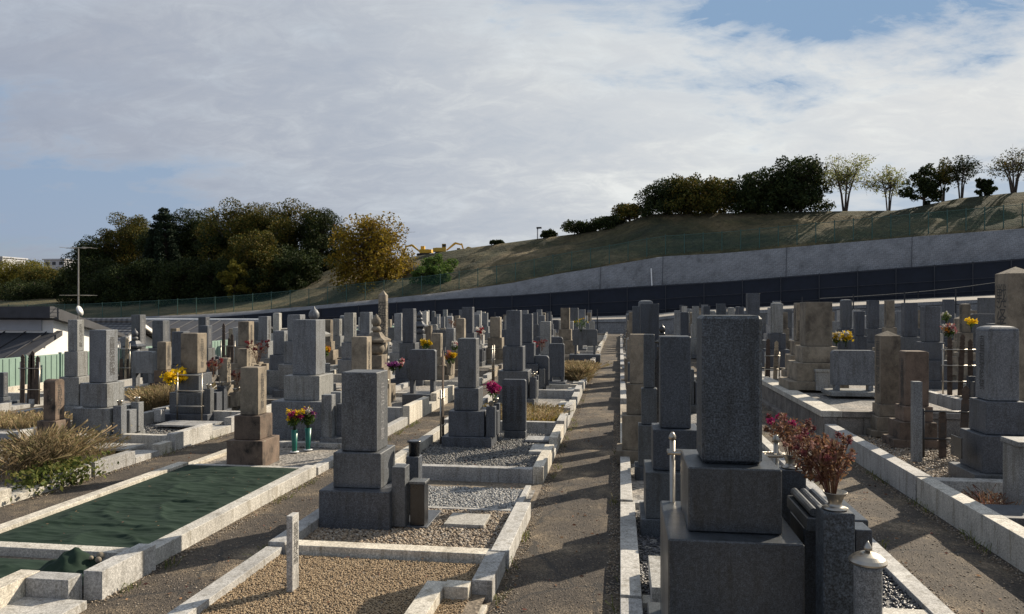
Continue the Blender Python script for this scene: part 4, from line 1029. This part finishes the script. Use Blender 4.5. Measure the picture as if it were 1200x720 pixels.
greenvase(345, 528, 10.1, 'green plastic vase standing left of its twin before the large grey gravestone', ['f_magenta', 'f_yellow'], 'purple and yellow bouquet in the left green vase')
greenvase(361, 526, 10.25, 'green plastic vase standing right of its twin before the large grey gravestone', ['f_purple', 'f_white', 'f_yellow'], 'purple and white bouquet in the right green vase')
bq(200, 457, 12.6, .28, .05, ['f_yellow'], 'left yellow chrysanthemum of the pair beside the tan gravestone', n=3, bsz=.10, leafn=30)
bq(209, 455, 12.8, .30, .05, ['f_yellow'], 'right yellow chrysanthemum of the pair beside the tan gravestone', n=3, bsz=.10, leafn=30)
bq(250, 440, 13.4, .30, .18, ['f_dull', 'f_red'], 'withered red bouquet right of the yellow chrysanthemums', n=16, dead=True, leafn=260)
bq(302, 425, 14.5, .42, .22, ['f_red', 'f_dull'], 'tall withered dark red bouquet between the third row gravestones', n=20, dead=True, leafn=300)
bq(278, 450, 13.4, .22, .12, ['f_dull'], 'small withered brown bouquet in a stone cup, left of the mossy gravestone', n=10, dead=True, leafn=150)
bq(381, 420, 13.2, .18, .07, ['f_yellow', 'f_orange'], 'small orange bouquet right of the large grey gravestone', n=7, bsz=.05)
bq(460, 437, 14.8, .2, .1, ['f_purple'], 'purple bouquet left of the wide slab gravestone', n=9, bsz=.05)
bq(468, 434, 14.9, .2, .08, ['f_white', 'f_pink'], 'whitish pink bouquet left of the wide slab gravestone', n=8, bsz=.045)
bq(499, 412, 18, .26, .12, ['f_yellow'], 'yellow bouquet behind the wide slab gravestone', n=12, bsz=.05)
bq(528, 430, 16.5, .32, .13, ['f_orange', 'f_pink', 'f_yellow'], 'orange and pink bouquet left of the dark three tier gravestone', n=16, bsz=.05)
bq(533, 413, 19, .25, .12, ['f_pink', 'f_white'], 'pale pink bouquet behind the orange and pink one', n=10, bsz=.05)
bq(564, 398, 21, .32, .14, ['f_red', 'f_white'], 'dark red bouquet at the tall grey gravestones mid left', n=12, dead=True, bsz=.05)
bq(531, 392, 24, .5, .16, ['rust'], 'tall dry straw coloured bunch among the far left gravestones', n=14, dead=True)
bq(623, 415, 18, .3, .16, ['f_red', 'f_dull'], 'dark red bouquet above the wide rounded slab by the path', n=16, dead=True, leafn=200)
bq(635, 410, 19.5, .25, .14, ['f_dull'], 'withered brown bouquet right of the dark red one by the path', n=10, dead=True)
bq(681, 388, 27, .45, .3, ['f_yellow', 'leaf_green'], 'yellow green bunch behind the far slab by the path', n=16)
bq(980, 405, 14.8, .22, .08, ['f_yellow', 'f_white'], 'left of the paired yellow and white bouquets on the platform', n=10, bsz=.065)
bq(991, 405, 14.9, .24, .08, ['f_yellow', 'f_white'], 'right of the paired yellow and white bouquets on the platform', n=10, bsz=.065)
bq(1112, 400, 15, .3, .12, ['f_orange', 'f_pink', 'f_white'], 'orange and pink bouquet right of the carved dark gravestone', n=14, bsz=.055)
bq(1109, 380, 17.5, .28, .12, ['leaf_pale', 'f_white'], 'pale green bunch above the orange and pink bouquet', n=10)
bq(1138, 385, 16, .2, .1, ['f_yellow'], 'small yellow bouquet near the right edge, left of the tall pillar', n=8, bsz=.05)

# ================================================================ dry grass and weeds
def grass(name, label_parts, m):
    V = np.concatenate([p[0] for p in label_parts]); o = 0; Fs = []
    for p in label_parts: Fs.append(p[1]+o); o += len(p[0])
    return kindof(np_mesh(name, V, np.concatenate(Fs), m), 'stuff')
def gp(px, y, z=0):
    d = (CH-z)*F/(y-360); P = W(px, d); return P.x, P.y
x, y = gp(40, 572); 
grass('dry_grass', [blades(-6.66, 8.0, .26, .36, 1500, .36, .1, .5, .0013), blades(-6.8, 7.5, .28, .36, 900, .30, .1, .55, .0013), blades(-6.5, 8.5, .2, .3, 350, .26, .1, .6, .0013), blades(-6.85, 8.1, .14, .2, 500, .45, .1, .3, .0013)], 'drygrass')
Pp = np.stack([RNG.normal(-6.66, .2, 2600), RNG.normal(7.95, .36, 2600), .1+RNG.uniform(.12, .40, 2600)], 1); V, Fc = leaves(Pp, .014, aspect=2.4); kindof(np_mesh('grass_seed_heads', V, Fc, 'drygrass'), 'stuff')
V, Fc = leaves(np.stack([RNG.normal(-6.2, .12, 1500), RNG.normal(7.55, .28, 1500), RNG.uniform(.02, .26, 1500)], 1), .035, aspect=1.8); kindof(np_mesh('weeds', V, Fc, 'weed'), 'stuff')
x, y = gp(686, 447); grass('dry_grass', [blades(x-.25, y+.6, .34, 1.0, 6000, .42, .02, .42, .003), blades(x-.1, y-.2, .2, .6, 1700, .28, .0, .42, .003)], 'drygrass')
x, y = gp(188, 485); grass('dry_grass', [blades(x, y+.4, .45, .8, 7000, .42, .04, .28, .003)], 'drygrass')
x, y = gp(20, 500); grass('dry_grass', [blades(x, y, 1.4, .5, 3500, .16, .04, .5, .006)], 'drygrass')
grass('weeds', [blades(-1.7, 12.7, .75, .9, 3500, .17, .1, .5, .006)], 'drygrass')
V, Fc = leaves(np.stack([RNG.uniform(-2.5, -1.0, 2600), RNG.uniform(11.85, 13.7, 2600), RNG.uniform(.04, .22, 2600)], 1), .035, aspect=1.8); kindof(np_mesh('weeds', V, Fc, 'leaf_gold'), 'stuff')
# weeds hugging the kerb feet
parts = []
for (xk, ya, yb, n) in ((-3.46, 4.6, 13, 260), (-2.82, 4, 13, 120), (-.8, 5, 30, 300), (-6.08, 8, 16, 160), (2.95, 5, 14, 240), (-.03, 4, 14, 60), (2.12, 4, 12, 60)):
    for k in range(n//12):
        parts.append(blades(xk+random.gauss(0, .02), random.uniform(ya, yb), .05, .12, 14, .07, .004, .6, .003))
grass('weeds', parts, 'weed')
parts = [blades(random.uniform(3.3, 3.8), random.uniform(6.5, 8), .15, .15, 90, .16, .1, .5, .003) for _ in range(6)]
grass('weeds', parts, 'rust')
# fallen leaves on paths
n = 500; Pp = np.stack([RNG.choice([-3.2, -.45, 2.5, -5.7], n)+RNG.normal(0, .25, n), RNG.uniform(4, 16, n), np.full(n, .012)], 1)
V, Fc = leaves(Pp, .02, flat=1.6); V[:, 2] = np.clip(V[:, 2], .006, .03); kindof(np_mesh('fallen_leaves', V, Fc, 'rust'), 'stuff')

for (xa_, xb_, ya_, yb_, zz_, n_) in ((-2.6, -1.0, 3.7, 11.5, .07, 260), (.2, 1.9, 3, 7, .07, 80), (3.2, 4.8, 6, 11, .14, 260), (-5.1, -3.7, 5.4, 8.3, .125, 60), (-7.8, -6.3, 9, 14, .08, 200)):
    Pp = np.stack([RNG.uniform(xa_, xb_, n_), RNG.uniform(ya_, yb_, n_), np.full(n_, zz_)], 1)
    V, Fc = leaves(Pp, .017, flat=1.6); V[:, 2] = zz_+(V[:, 2]-zz_)*.35; kindof(np_mesh('fallen_leaves', V, Fc, 'rust'), 'stuff')
# ================================================================ far left fence and houses
pf = thing('panel_fence', 'pale green corrugated panel fence along the left edge of the cemetery', 'fence', (-14.5, 14, -.3))
for k in range(38):
    y0 = -2+k*.96*1.2
    bm = bmesh.new(); B(bm, -.02, .02, y0, y0+1.14, 0, 1.08, .004)
    for j in range(6): B(bm, .02, .032, y0+.05+j*.19, y0+.12+j*.19, .02, 1.06, .002)
    obj('panel', bm, 'panelgreen', pf)
    bm = bmesh.new(); B(bm, -.03, .05, y0-.035, y0+.0, 0, 1.12, .004); obj('post', bm, 'steel' if False else 'panelgreen', pf)
box('low_wall', -14.75, -14.6, 5, 58, -2.2, .02, 'kerbold', None, .01); bpy.data.objects['low_wall']['kind'] = 'thing'; tag(bpy.data.objects['low_wall'], 'low grey concrete wall under the pale green panel fence', 'wall')
def poly(name, pts, m, parent=None, th=None):
    """closed prism: pts (y,z) outline at x0..x1"""
    (x0, x1), outline = pts; bm = bmesh.new(); prism(bm, outline, 'x', x0, x1); return obj(name, bm, m, parent)
h1 = thing('house', 'white walled house with dark sheet roofs behind the green panel fence', 'house', (-24, 22, -2.2))
L = lambda pts, z=2.2: [(y-22, zz+z) for y, zz in pts]
poly('wall', ((-7, 6), L([(20.7, -2.2), (24.6, -2.2), (24.6, 1.0), (21.75, 1.85), (21.75, 1.1), (20.7, .62)])), 'white', h1)
poly('front_wall_shade', ((-7, 5.6), L([(21.70, 1.24), (21.748, 1.24), (21.748, 1.8), (21.70, 1.8)])), 'greywall', h1)  # thin grey sheet; the shade on the white wall is put into its colour
poly('upper_roof', ((-7.2, 6.25), L([(21.35, 1.66), (24.9, .92), (24.9, 1.02), (21.45, 2.02), (21.3, 2.02), (21.3, 1.66)])), 'roof', h1)
poly('lower_roof', ((-7.2, 6.2), L([(20.1, .30), (21.9, 1.08), (21.9, 1.24), (20.1, .44)])), 'roof', h1)
for i in range(18): 
    bm = bmesh.new(); tube(bm, (-7+i*.75, -1.9, 2.67), (-7+i*.75, -.12, 3.46), .02, 5); obj('seam', bm, 'roof', h1)
am = thing('tv_antenna', 'tall thin television antenna mast with a white dish on the house roof', 'antenna', W(92, 24.3, 1.25)); zt = zy(290, 24.3)-1.25
bm = bmesh.new(); tube(bm, (0, 0, 0), (0, 0, zt), .03, 8, .016); obj('mast', bm, 'steel', am)
for z, n in ((zt-.02, 3), (zt*.42, 7)):
    bm = bmesh.new(); tube(bm, (-.45, 0, z), (.45, 0, z), .012, 6)
    for i in range(n): tube(bm, (-.4+i*.8/(n-1), -.35, z), (-.4+i*.8/(n-1), .35, z), .007, 5)
    obj('aerial', bm, 'steel', am)
bm = bmesh.new(); lathe(bm, [(.17, .04), (.14, .02), (.08, .006), (.01, 0), (.01, -.01), (.09, -.005), (.15, .012)], 24); dsh = obj('dish', bm, 'whitepaint', am, (.05, -.05, .62), True); dsh.rotation_euler = Vector((.98, .12, .35)).to_track_quat('Z', 'Y').to_euler()
h2 = thing('house', 'small house with grey tiled gable roof and white gable wall', 'house', (-24, 27.3, -2.2))
L2 = lambda pts: [(y-27.3, z+2.2) for y, z in pts]
poly('wall', ((-8, 5), L2([(25.9, -2.2), (28.7, -2.2), (28.7, .55), (27.3, 1.15), (25.9, .55)])), 'white', h2)
poly('roof', ((-8, 5.35), L2([(25.4, .36), (27.3, 1.26), (29.2, .36), (29.2, .5), (27.3, 1.42), (25.4, .5)])), 'tiles', h2)
bm = bmesh.new(); tube(bm, (-8, 0, 3.66), (5.4, 0, 3.66), .11, 8); obj('ridge_tile', bm, 'tiles', h2)
poly('verge_board', ((5.351, 5.42), L2([(25.4, .30), (27.3, 1.2), (29.2, .30), (29.2, .42), (27.3, 1.33), (25.4, .42)])), 'white', h2)
bm = bmesh.new(); B(bm, 5.0, 5.05, -.5, .5, 1.2, 2.2, .01); obj('window', bm, 'blackpaint', h2)
h3 = thing('long_building', 'long low building with a dark brown grey roof and pale ridge line', 'building', (-25, 37.7, -2.2))
L3 = lambda pts: [(y-37.7, z+2.2) for y, z in pts]
poly('wall', ((-11, 5.4), L3([(34.6, -2.2), (40.8, -2.2), (40.8, .2), (34.6, .2)])), 'panelgreen', h3)
poly('roof', ((-11.5, 6), L3([(33.8, .12), (37.7, 1.18), (41.6, .12), (41.6, .24), (37.7, 1.3), (33.8, .24)])), 'roof', h3)
bm = bmesh.new(); tube(bm, (-11.5, 0, 3.52), (6.0, 0, 3.52), .06, 6); obj('ridge_cap', bm, 'whitepaint', h3)
for i in range(22): 
    bm = bmesh.new(); tube(bm, (-11+i*.78, -3.85, 2.46), (-11+i*.78, -.1, 3.49), .025, 4); obj('seam', bm, 'greywall' if False else 'roof', h3)

# far white blocks, distance haze put into their grey wall colour
def farblock(px, hwpx, yt, d, label):
    P = W(px, d, -3); w_ = hwpx*2*d/F; H = zy(yt, d)+3
    o = thing('apartment_block', label, 'building', P)
    box('wall', -w_/2, w_/2, -6, 6, 0, H, 'greywall', o, 0)
    n = max(3, int(w_/4))
    for fl in range(int(H/3)):
        bm = bmesh.new()
        for i in range(n): B(bm, -w_/2+(i+.25)*w_/n, -w_/2+(i+.75)*w_/n, -6.08, -6.0, fl*3+1, fl*3+2.3, 0)
        obj('window_band', bm, 'roof', o)
    box('roof_slab', -w_/2-.4, w_/2+.4, -6.4, 6.4, H+.01, H+.5, 'greywall', o, 0)
farblock(2, 17, 303.5, 300, 'distant white apartment block at the left edge above yellow trees')
farblock(76, 13, 306, 310, 'distant white apartment block just left of the dark wood')

# ================================================================ trees
def tree(px, yt, yb, hw, q, m, label, dense=1.0, kind='round', n=None, ls=.21, name='tree', group='trees on and below the hill'):
    d = dq(px, q); s = d/F; P = W(px, d, zy(yb, d)); H = (yb-yt)*s; R = hw*s
    o = thing(name, label, 'tree', P, random.uniform(0, 6), group)
    blobs = []; cb_ = 0 if dense >= .6 else .22
    if kind == 'pine':
        for k in range(12):
            f = k/11; rr = R*(1-f*.72)
            for a in range(6): t = a/6*6.28+k; blobs.append((rr*.85*math.cos(t), rr*.85*math.sin(t), H*(.03+.86*f), R*.30*(1-f*.5)))
        blobs.append((0, 0, H*.95, R*.2))
    else:
        nb = 90 if dense >= .9 else (46 if dense >= .6 else 44)
        for k in range(nb):
            u = Vector((random.gauss(0, 1), random.gauss(0, 1), random.gauss(0, 1))).normalized()
            f = random.uniform(.45, .82) if k < nb*.75 else random.uniform(0, .5)
            br = R*random.uniform(.2, .36)*(1 if dense >= .9 else (.75 if dense >= .6 else .95))
            zc_ = H*(cb_+(1-cb_)*.5); hz_ = H*(1-cb_)*.5
            uz = math.copysign(abs(u.z)**.75, u.z) if dense >= .6 else u.z
            blobs.append((u.x*R*f*1.15, u.y*R*f*1.15, zc_+uz*max(0.1, hz_-br*.8)*(f/.82), br))
        top = max(b[2]+b[3]*.85 for b in blobs); blobs = [(b[0], b[1], b[2]*H/top, b[3]) for b in blobs]
    nn = n or int((R*H*.6*560+2600)*dense)
    Pp = clump_pts(blobs, nn, .45); Pp = Pp[Pp[:, 2] > .05]
    if dense >= .9:
        low = clump_pts([(random.uniform(-1, 1)*R*.85, random.uniform(-1, 1)*R*.85, H*random.uniform(.04, .3), R*.26) for _ in range(26)], nn//4, .3); Pp = np.concatenate([Pp, low[low[:, 2] > -.3]])
    V, Fc = leaves(Pp, ls); np_mesh('crown', V, Fc, m, parent=o)
    bm = bmesh.new(); tr_ = max(.06, R*.05)
    if kind == 'multi':
        for k in range(5):
            a = k*1.3; tip = Vector((R*.38*math.cos(a), R*.38*math.sin(a), H*.72)); mid = Vector((tip.x*.35, tip.y*.35, H*.32))
            tube(bm, (.1*math.cos(a), .1*math.sin(a), -.3), mid, tr_*.8, 6, tr_*.6); tube(bm, mid, tip, tr_*.6, 6, tr_*.25)
            for b in blobs[k::5]:
                m2 = mid.lerp(tip, random.uniform(.1, .9)); tube(bm, m2, b[:3], tr_*.26, 5, tr_*.08)
                for _ in range(3): tube(bm, m2.lerp(Vector(b[:3]), random.uniform(.5, 1)), Vector(b[:3])+Vector((random.gauss(0, 1), random.gauss(0, 1), random.gauss(.3, .8)))*b[3]*.7, tr_*.1, 4, tr_*.04)
    else:
        tube(bm, (0, 0, -.3), (0, 0, H*.45), tr_*1.4, 8, tr_); tube(bm, (0, 0, H*.45), (0, 0, H*.85), tr_, 8, tr_*.4)
        for b in blobs: tube(bm, (0, 0, min(H*.75, b[2]*random.uniform(.5, .8))), b[:3], tr_*.4, 5, tr_*.12)
    obj('trunk', bm, 'bark', o); return o
TR = [
 (22, 301, 357, 34, 128, 'leaf_yellow', 'yellow green bushy tree at the left edge below the white block'), (58, 309, 357, 26, 126, 'leaf_olive', 'low olive tree between the yellow tree and the dark wood'),
 (84, 312, 358, 18, 120, 'leaf_dark', 'low dark tree just left of the antenna mast'),
 (112, 275, 357, 28, 112, 'leaf_dark', 'dark round tree at the left end of the wood, behind the antenna'), (150, 249, 357, 32, 116, 'leaf_olive', 'olive green tree left of the pointed conifer'),
 (232, 243, 356, 34, 118, 'leaf_dark', 'dark tall tree right of the pointed conifer'), (285, 232, 352, 40, 114, 'leaf_olive', 'broad olive tree with tawny top in the middle of the wood'),
 (335, 232, 345, 38, 118, 'leaf_olive', 'broad olive tree at the crest of the wood, third from its right end'), (375, 243, 330, 30, 121, 'leaf_dark', 'dark round tree at the right end of the wood'),
 (306, 268, 352, 30, 106, 'leaf_olive', 'lower lighter olive tree in front of the wood'), (350, 290, 346, 24, 107, 'leaf_dark', 'low dark shrub at the foot of the wood, right side'),
 (170, 300, 358, 32, 106, 'leaf_dark', 'low dark tree at the foot of the wood behind the tiled house'), (225, 298, 357, 32, 105, 'leaf_dark', 'low dark tree at the foot of the wood, in the middle'),
 (196, 262, 357, 30, 116, 'leaf_dark', 'dark tree filling the wood right behind the pointed conifer'), (262, 262, 356, 30, 113, 'leaf_dark', 'dark tree in the middle of the wood under the broad olive crown'),
 (330, 285, 350, 34, 111, 'leaf_dark', 'dark tree low in the right half of the wood'), (262, 300, 357, 26, 106, 'leaf_dark', 'low dark tree beside the small yellow tree, left of it'), (300, 312, 355, 26, 104, 'leaf_dark', 'low dark tree right of the small yellow tree'),
 (112, 300, 358, 30, 108, 'leaf_dark', 'low dark tree directly behind the antenna mast'), (40, 325, 359, 34, 118, 'leaf_dark', 'low dark thicket tree below the yellow trees, left edge'),
 (130, 310, 358, 26, 106, 'leaf_dark', 'low dark tree at the foot of the wood, right of the mast')]
for a in TR: tree(a[0], a[1], a[2]+2, a[3]*1.2, *a[4:], group='trees of the wood on the left')
tree(192, 243, 357, 32, 110, 'leaf_pine', 'dark pointed conifer rising from the left half of the wood', kind='pine', ls=.26, name='conifer_tree', group='trees of the wood on the left')
tree(274, 304, 354, 20, 99, 'leaf_yellow', 'small yellow tree in front of the dark wood', dense=.8, ls=.24)
tree(438, 249, 343, 50, 97, 'leaf_gold', 'broad golden brown autumn tree standing before the grass hill', dense=1.0, kind='multi', n=15000, ls=.24)
tree(510, 297, 345, 32, 93, 'leaf_green', 'low feathery green tree right of the golden autumn tree', dense=.75, kind='multi', ls=.22)
RT = [(780, 206, 252, 25, 'leaf_dark', 1, 'round', 'dark round tree at the left end of the hilltop row'), (808, 204, 252, 25, 'leaf_olive', 1, 'round', 'olive round tree second in the hilltop row'),
 (838, 207, 252, 24, 'leaf_olive', 1, 'round', 'olive tree third in the hilltop row, left of the gap'), (880, 202, 252, 22, 'leaf_dark', 1, 'round', 'lower dark tree right of the gap in the hilltop row'),
 (908, 192, 252, 24, 'leaf_dark', 1, 'round', 'dark tree leaning on the tallest dark one on the hilltop'), (938, 180, 250, 26, 'leaf_dark', 1.1, 'round', 'tallest dark rounded tree on the hilltop'),
 (990, 177, 250, 30, 'leaf_pale', .34, 'multi', 'tall sparse pale tree with many thin trunks on the hilltop'), (1041, 193, 248, 20, 'leaf_pale', .28, 'multi', 'smaller sparse pale tree right of the tall sparse one'),
 (1083, 192, 243, 22, 'leaf_dark', .7, 'round', 'ragged dark tree on the right half of the hilltop'), (1105, 184, 236, 14, 'leaf_olive', .4, 'multi', 'thin tawny tree just right of the ragged dark one'),
 (1126, 179, 234, 20, 'leaf_dark', .38, 'multi', 'thin dark ragged tree near the right end of the hilltop'), (1154, 209, 231, 11, 'leaf_dark', .6, 'round', 'very small dark shrub on the hilltop near the right edge'),
 (1188, 173, 228, 28, 'leaf_olive', .2, 'multi', 'sparse brownish tree at the right edge of the picture'), (738, 236, 262, 22, 'leaf_olive', .8, 'round', 'low spreading tree below the left end of the hilltop row'),
 (716, 252, 268, 16, 'leaf_dark', .9, 'round', 'dark bush between the two lower trees on the ridge'), (683, 257, 277, 24, 'leaf_dark', .8, 'round', 'low wide bush on the ridge right of the lamp'),
 (643, 268, 281, 9, 'leaf_dark', .7, 'round', 'tiny bush on the ridge just right of the lamp'), (583, 281, 287, 8, 'leaf_dark', .8, 'round', 'tiny low bush on the ridge left of the lamp')]
for px, yt, yb, hw, m, dn, k, lb in RT: tree(px, yt, yb+1, hw*1.3 if dn >= .9 else hw*1.15, QR(px)+1.2, m, lb, dn, k, ls=.19 if dn >= .6 else .13, group='trees along the hilltop')
# lamp on the ridge
d = dq(630, QR(630)+.5); P = W(630, d, zy(281, d)); o = thing('street_lamp', 'short dark lamp post on the ridge of the grass hill', 'street lamp', P)
bm = bmesh.new(); tube(bm, (0, 0, 0), (0, 0, 1.5), .09, 8); obj('pole', bm, 'greywall', o); box('lamp_head', -.15, .55, -.15, .15, 1.5, 1.72, 'blackpaint', o, .02)
# excavators
def excavator(px, yb, q, rz, label, sc_=1.0):
    d = dq(px, q); P = W(px, d, zy(yb, d)-.6); o = thing('excavator', label, 'excavator', P, rz, 'yellow excavators parked on the hill'); o.scale = (sc_,)*3
    box('upper_body', -1.6, 1.0, -1.1, 1.1, .75, 1.75, 'yellow', o, .06); box('counterweight', -2.2, -1.603, -1.1, 1.1, .8, 1.7, 'yellow', o, .1)
    c = box('cab', .0, 1.0, -1.1, -.2, 1.753, 2.7, 'yellow', o, .05); box('window', .08, 1.01, -1.12, -.4, 1.95, 2.55, 'blackpaint', c, 0)
    for s in (-1, 1):
        bm = bmesh.new(); prism(bm, [(-1.7, .1), (-1.4, 0), (1.4, 0), (1.7, .1), (1.7, .55), (1.4, .7), (-1.4, .7), (-1.7, .55)], 'y', s*1.0-.25, s*1.0+.25, .02); obj('track', bm, 'blackpaint', o)
    bm = bmesh.new(); prism(bm, [(.9, 1.2), (1.3, 1.1), (3.4, 2.7), (4.9, 2.4), (4.9, 2.75), (3.3, 3.2), (2.9, 3.0)], 'y', -.2, .2, .02); bo = obj('boom', bm, 'yellow', o)
    bm = bmesh.new(); prism(bm, [(4.6, 2.9), (5.0, 2.9), (5.6, .9), (5.3, .8)], 'y', -.15, .15, .02); obj('arm', bm, 'yellow', bo)
    bm = bmesh.new(); prism(bm, [(5.2, .9), (5.7, .9), (5.9, .3), (5.2, 0), (4.8, .4)], 'y', -.45, .45, .02); obj('bucket', bm, 'blackpaint', bo)
excavator(518, 294.5, QR(518)+2, math.radians(12), 'yellow excavator with dark cab in the middle of the machines on the ridge', .62)
excavator(536, 297, QR(536)+3, math.radians(5), 'yellow excavator on the ridge whose low arm points right, rightmost', .5)
excavator(497, 296, QR(497)+3, math.radians(180), 'yellow excavator half hidden behind the golden autumn tree', .6)

wr = thing('overhead_wire', 'thin slack wire strung in front of the dark navy barrier on the right', 'wire', PQ(1000, 82, 0)); loc0 = Vector(wr.location); bm = bmesh.new(); prev = None
for k in range(13):
    px = 960+k*25; z = zy(350-(px-960)*.115+6*math.sin(math.pi*k/12), dq(px, 82)); p = PQ(px, 82, z)-loc0
    if prev is not None: tube(bm, prev, p, .022, 5)
    prev = p
obj('wire', bm, 'steel', wr)
for px in (960, 1076, 1260):
    bm = bmesh.new(); z = zy(350-(px-960)*.115+(5.9 if px == 1076 else 0), dq(px, 82)); tube(bm, PQ(px, 82, zRB(px)-.2)-loc0, PQ(px, 82, z+.1)-loc0, .05, 6); obj('post', bm, 'blackpaint', wr)
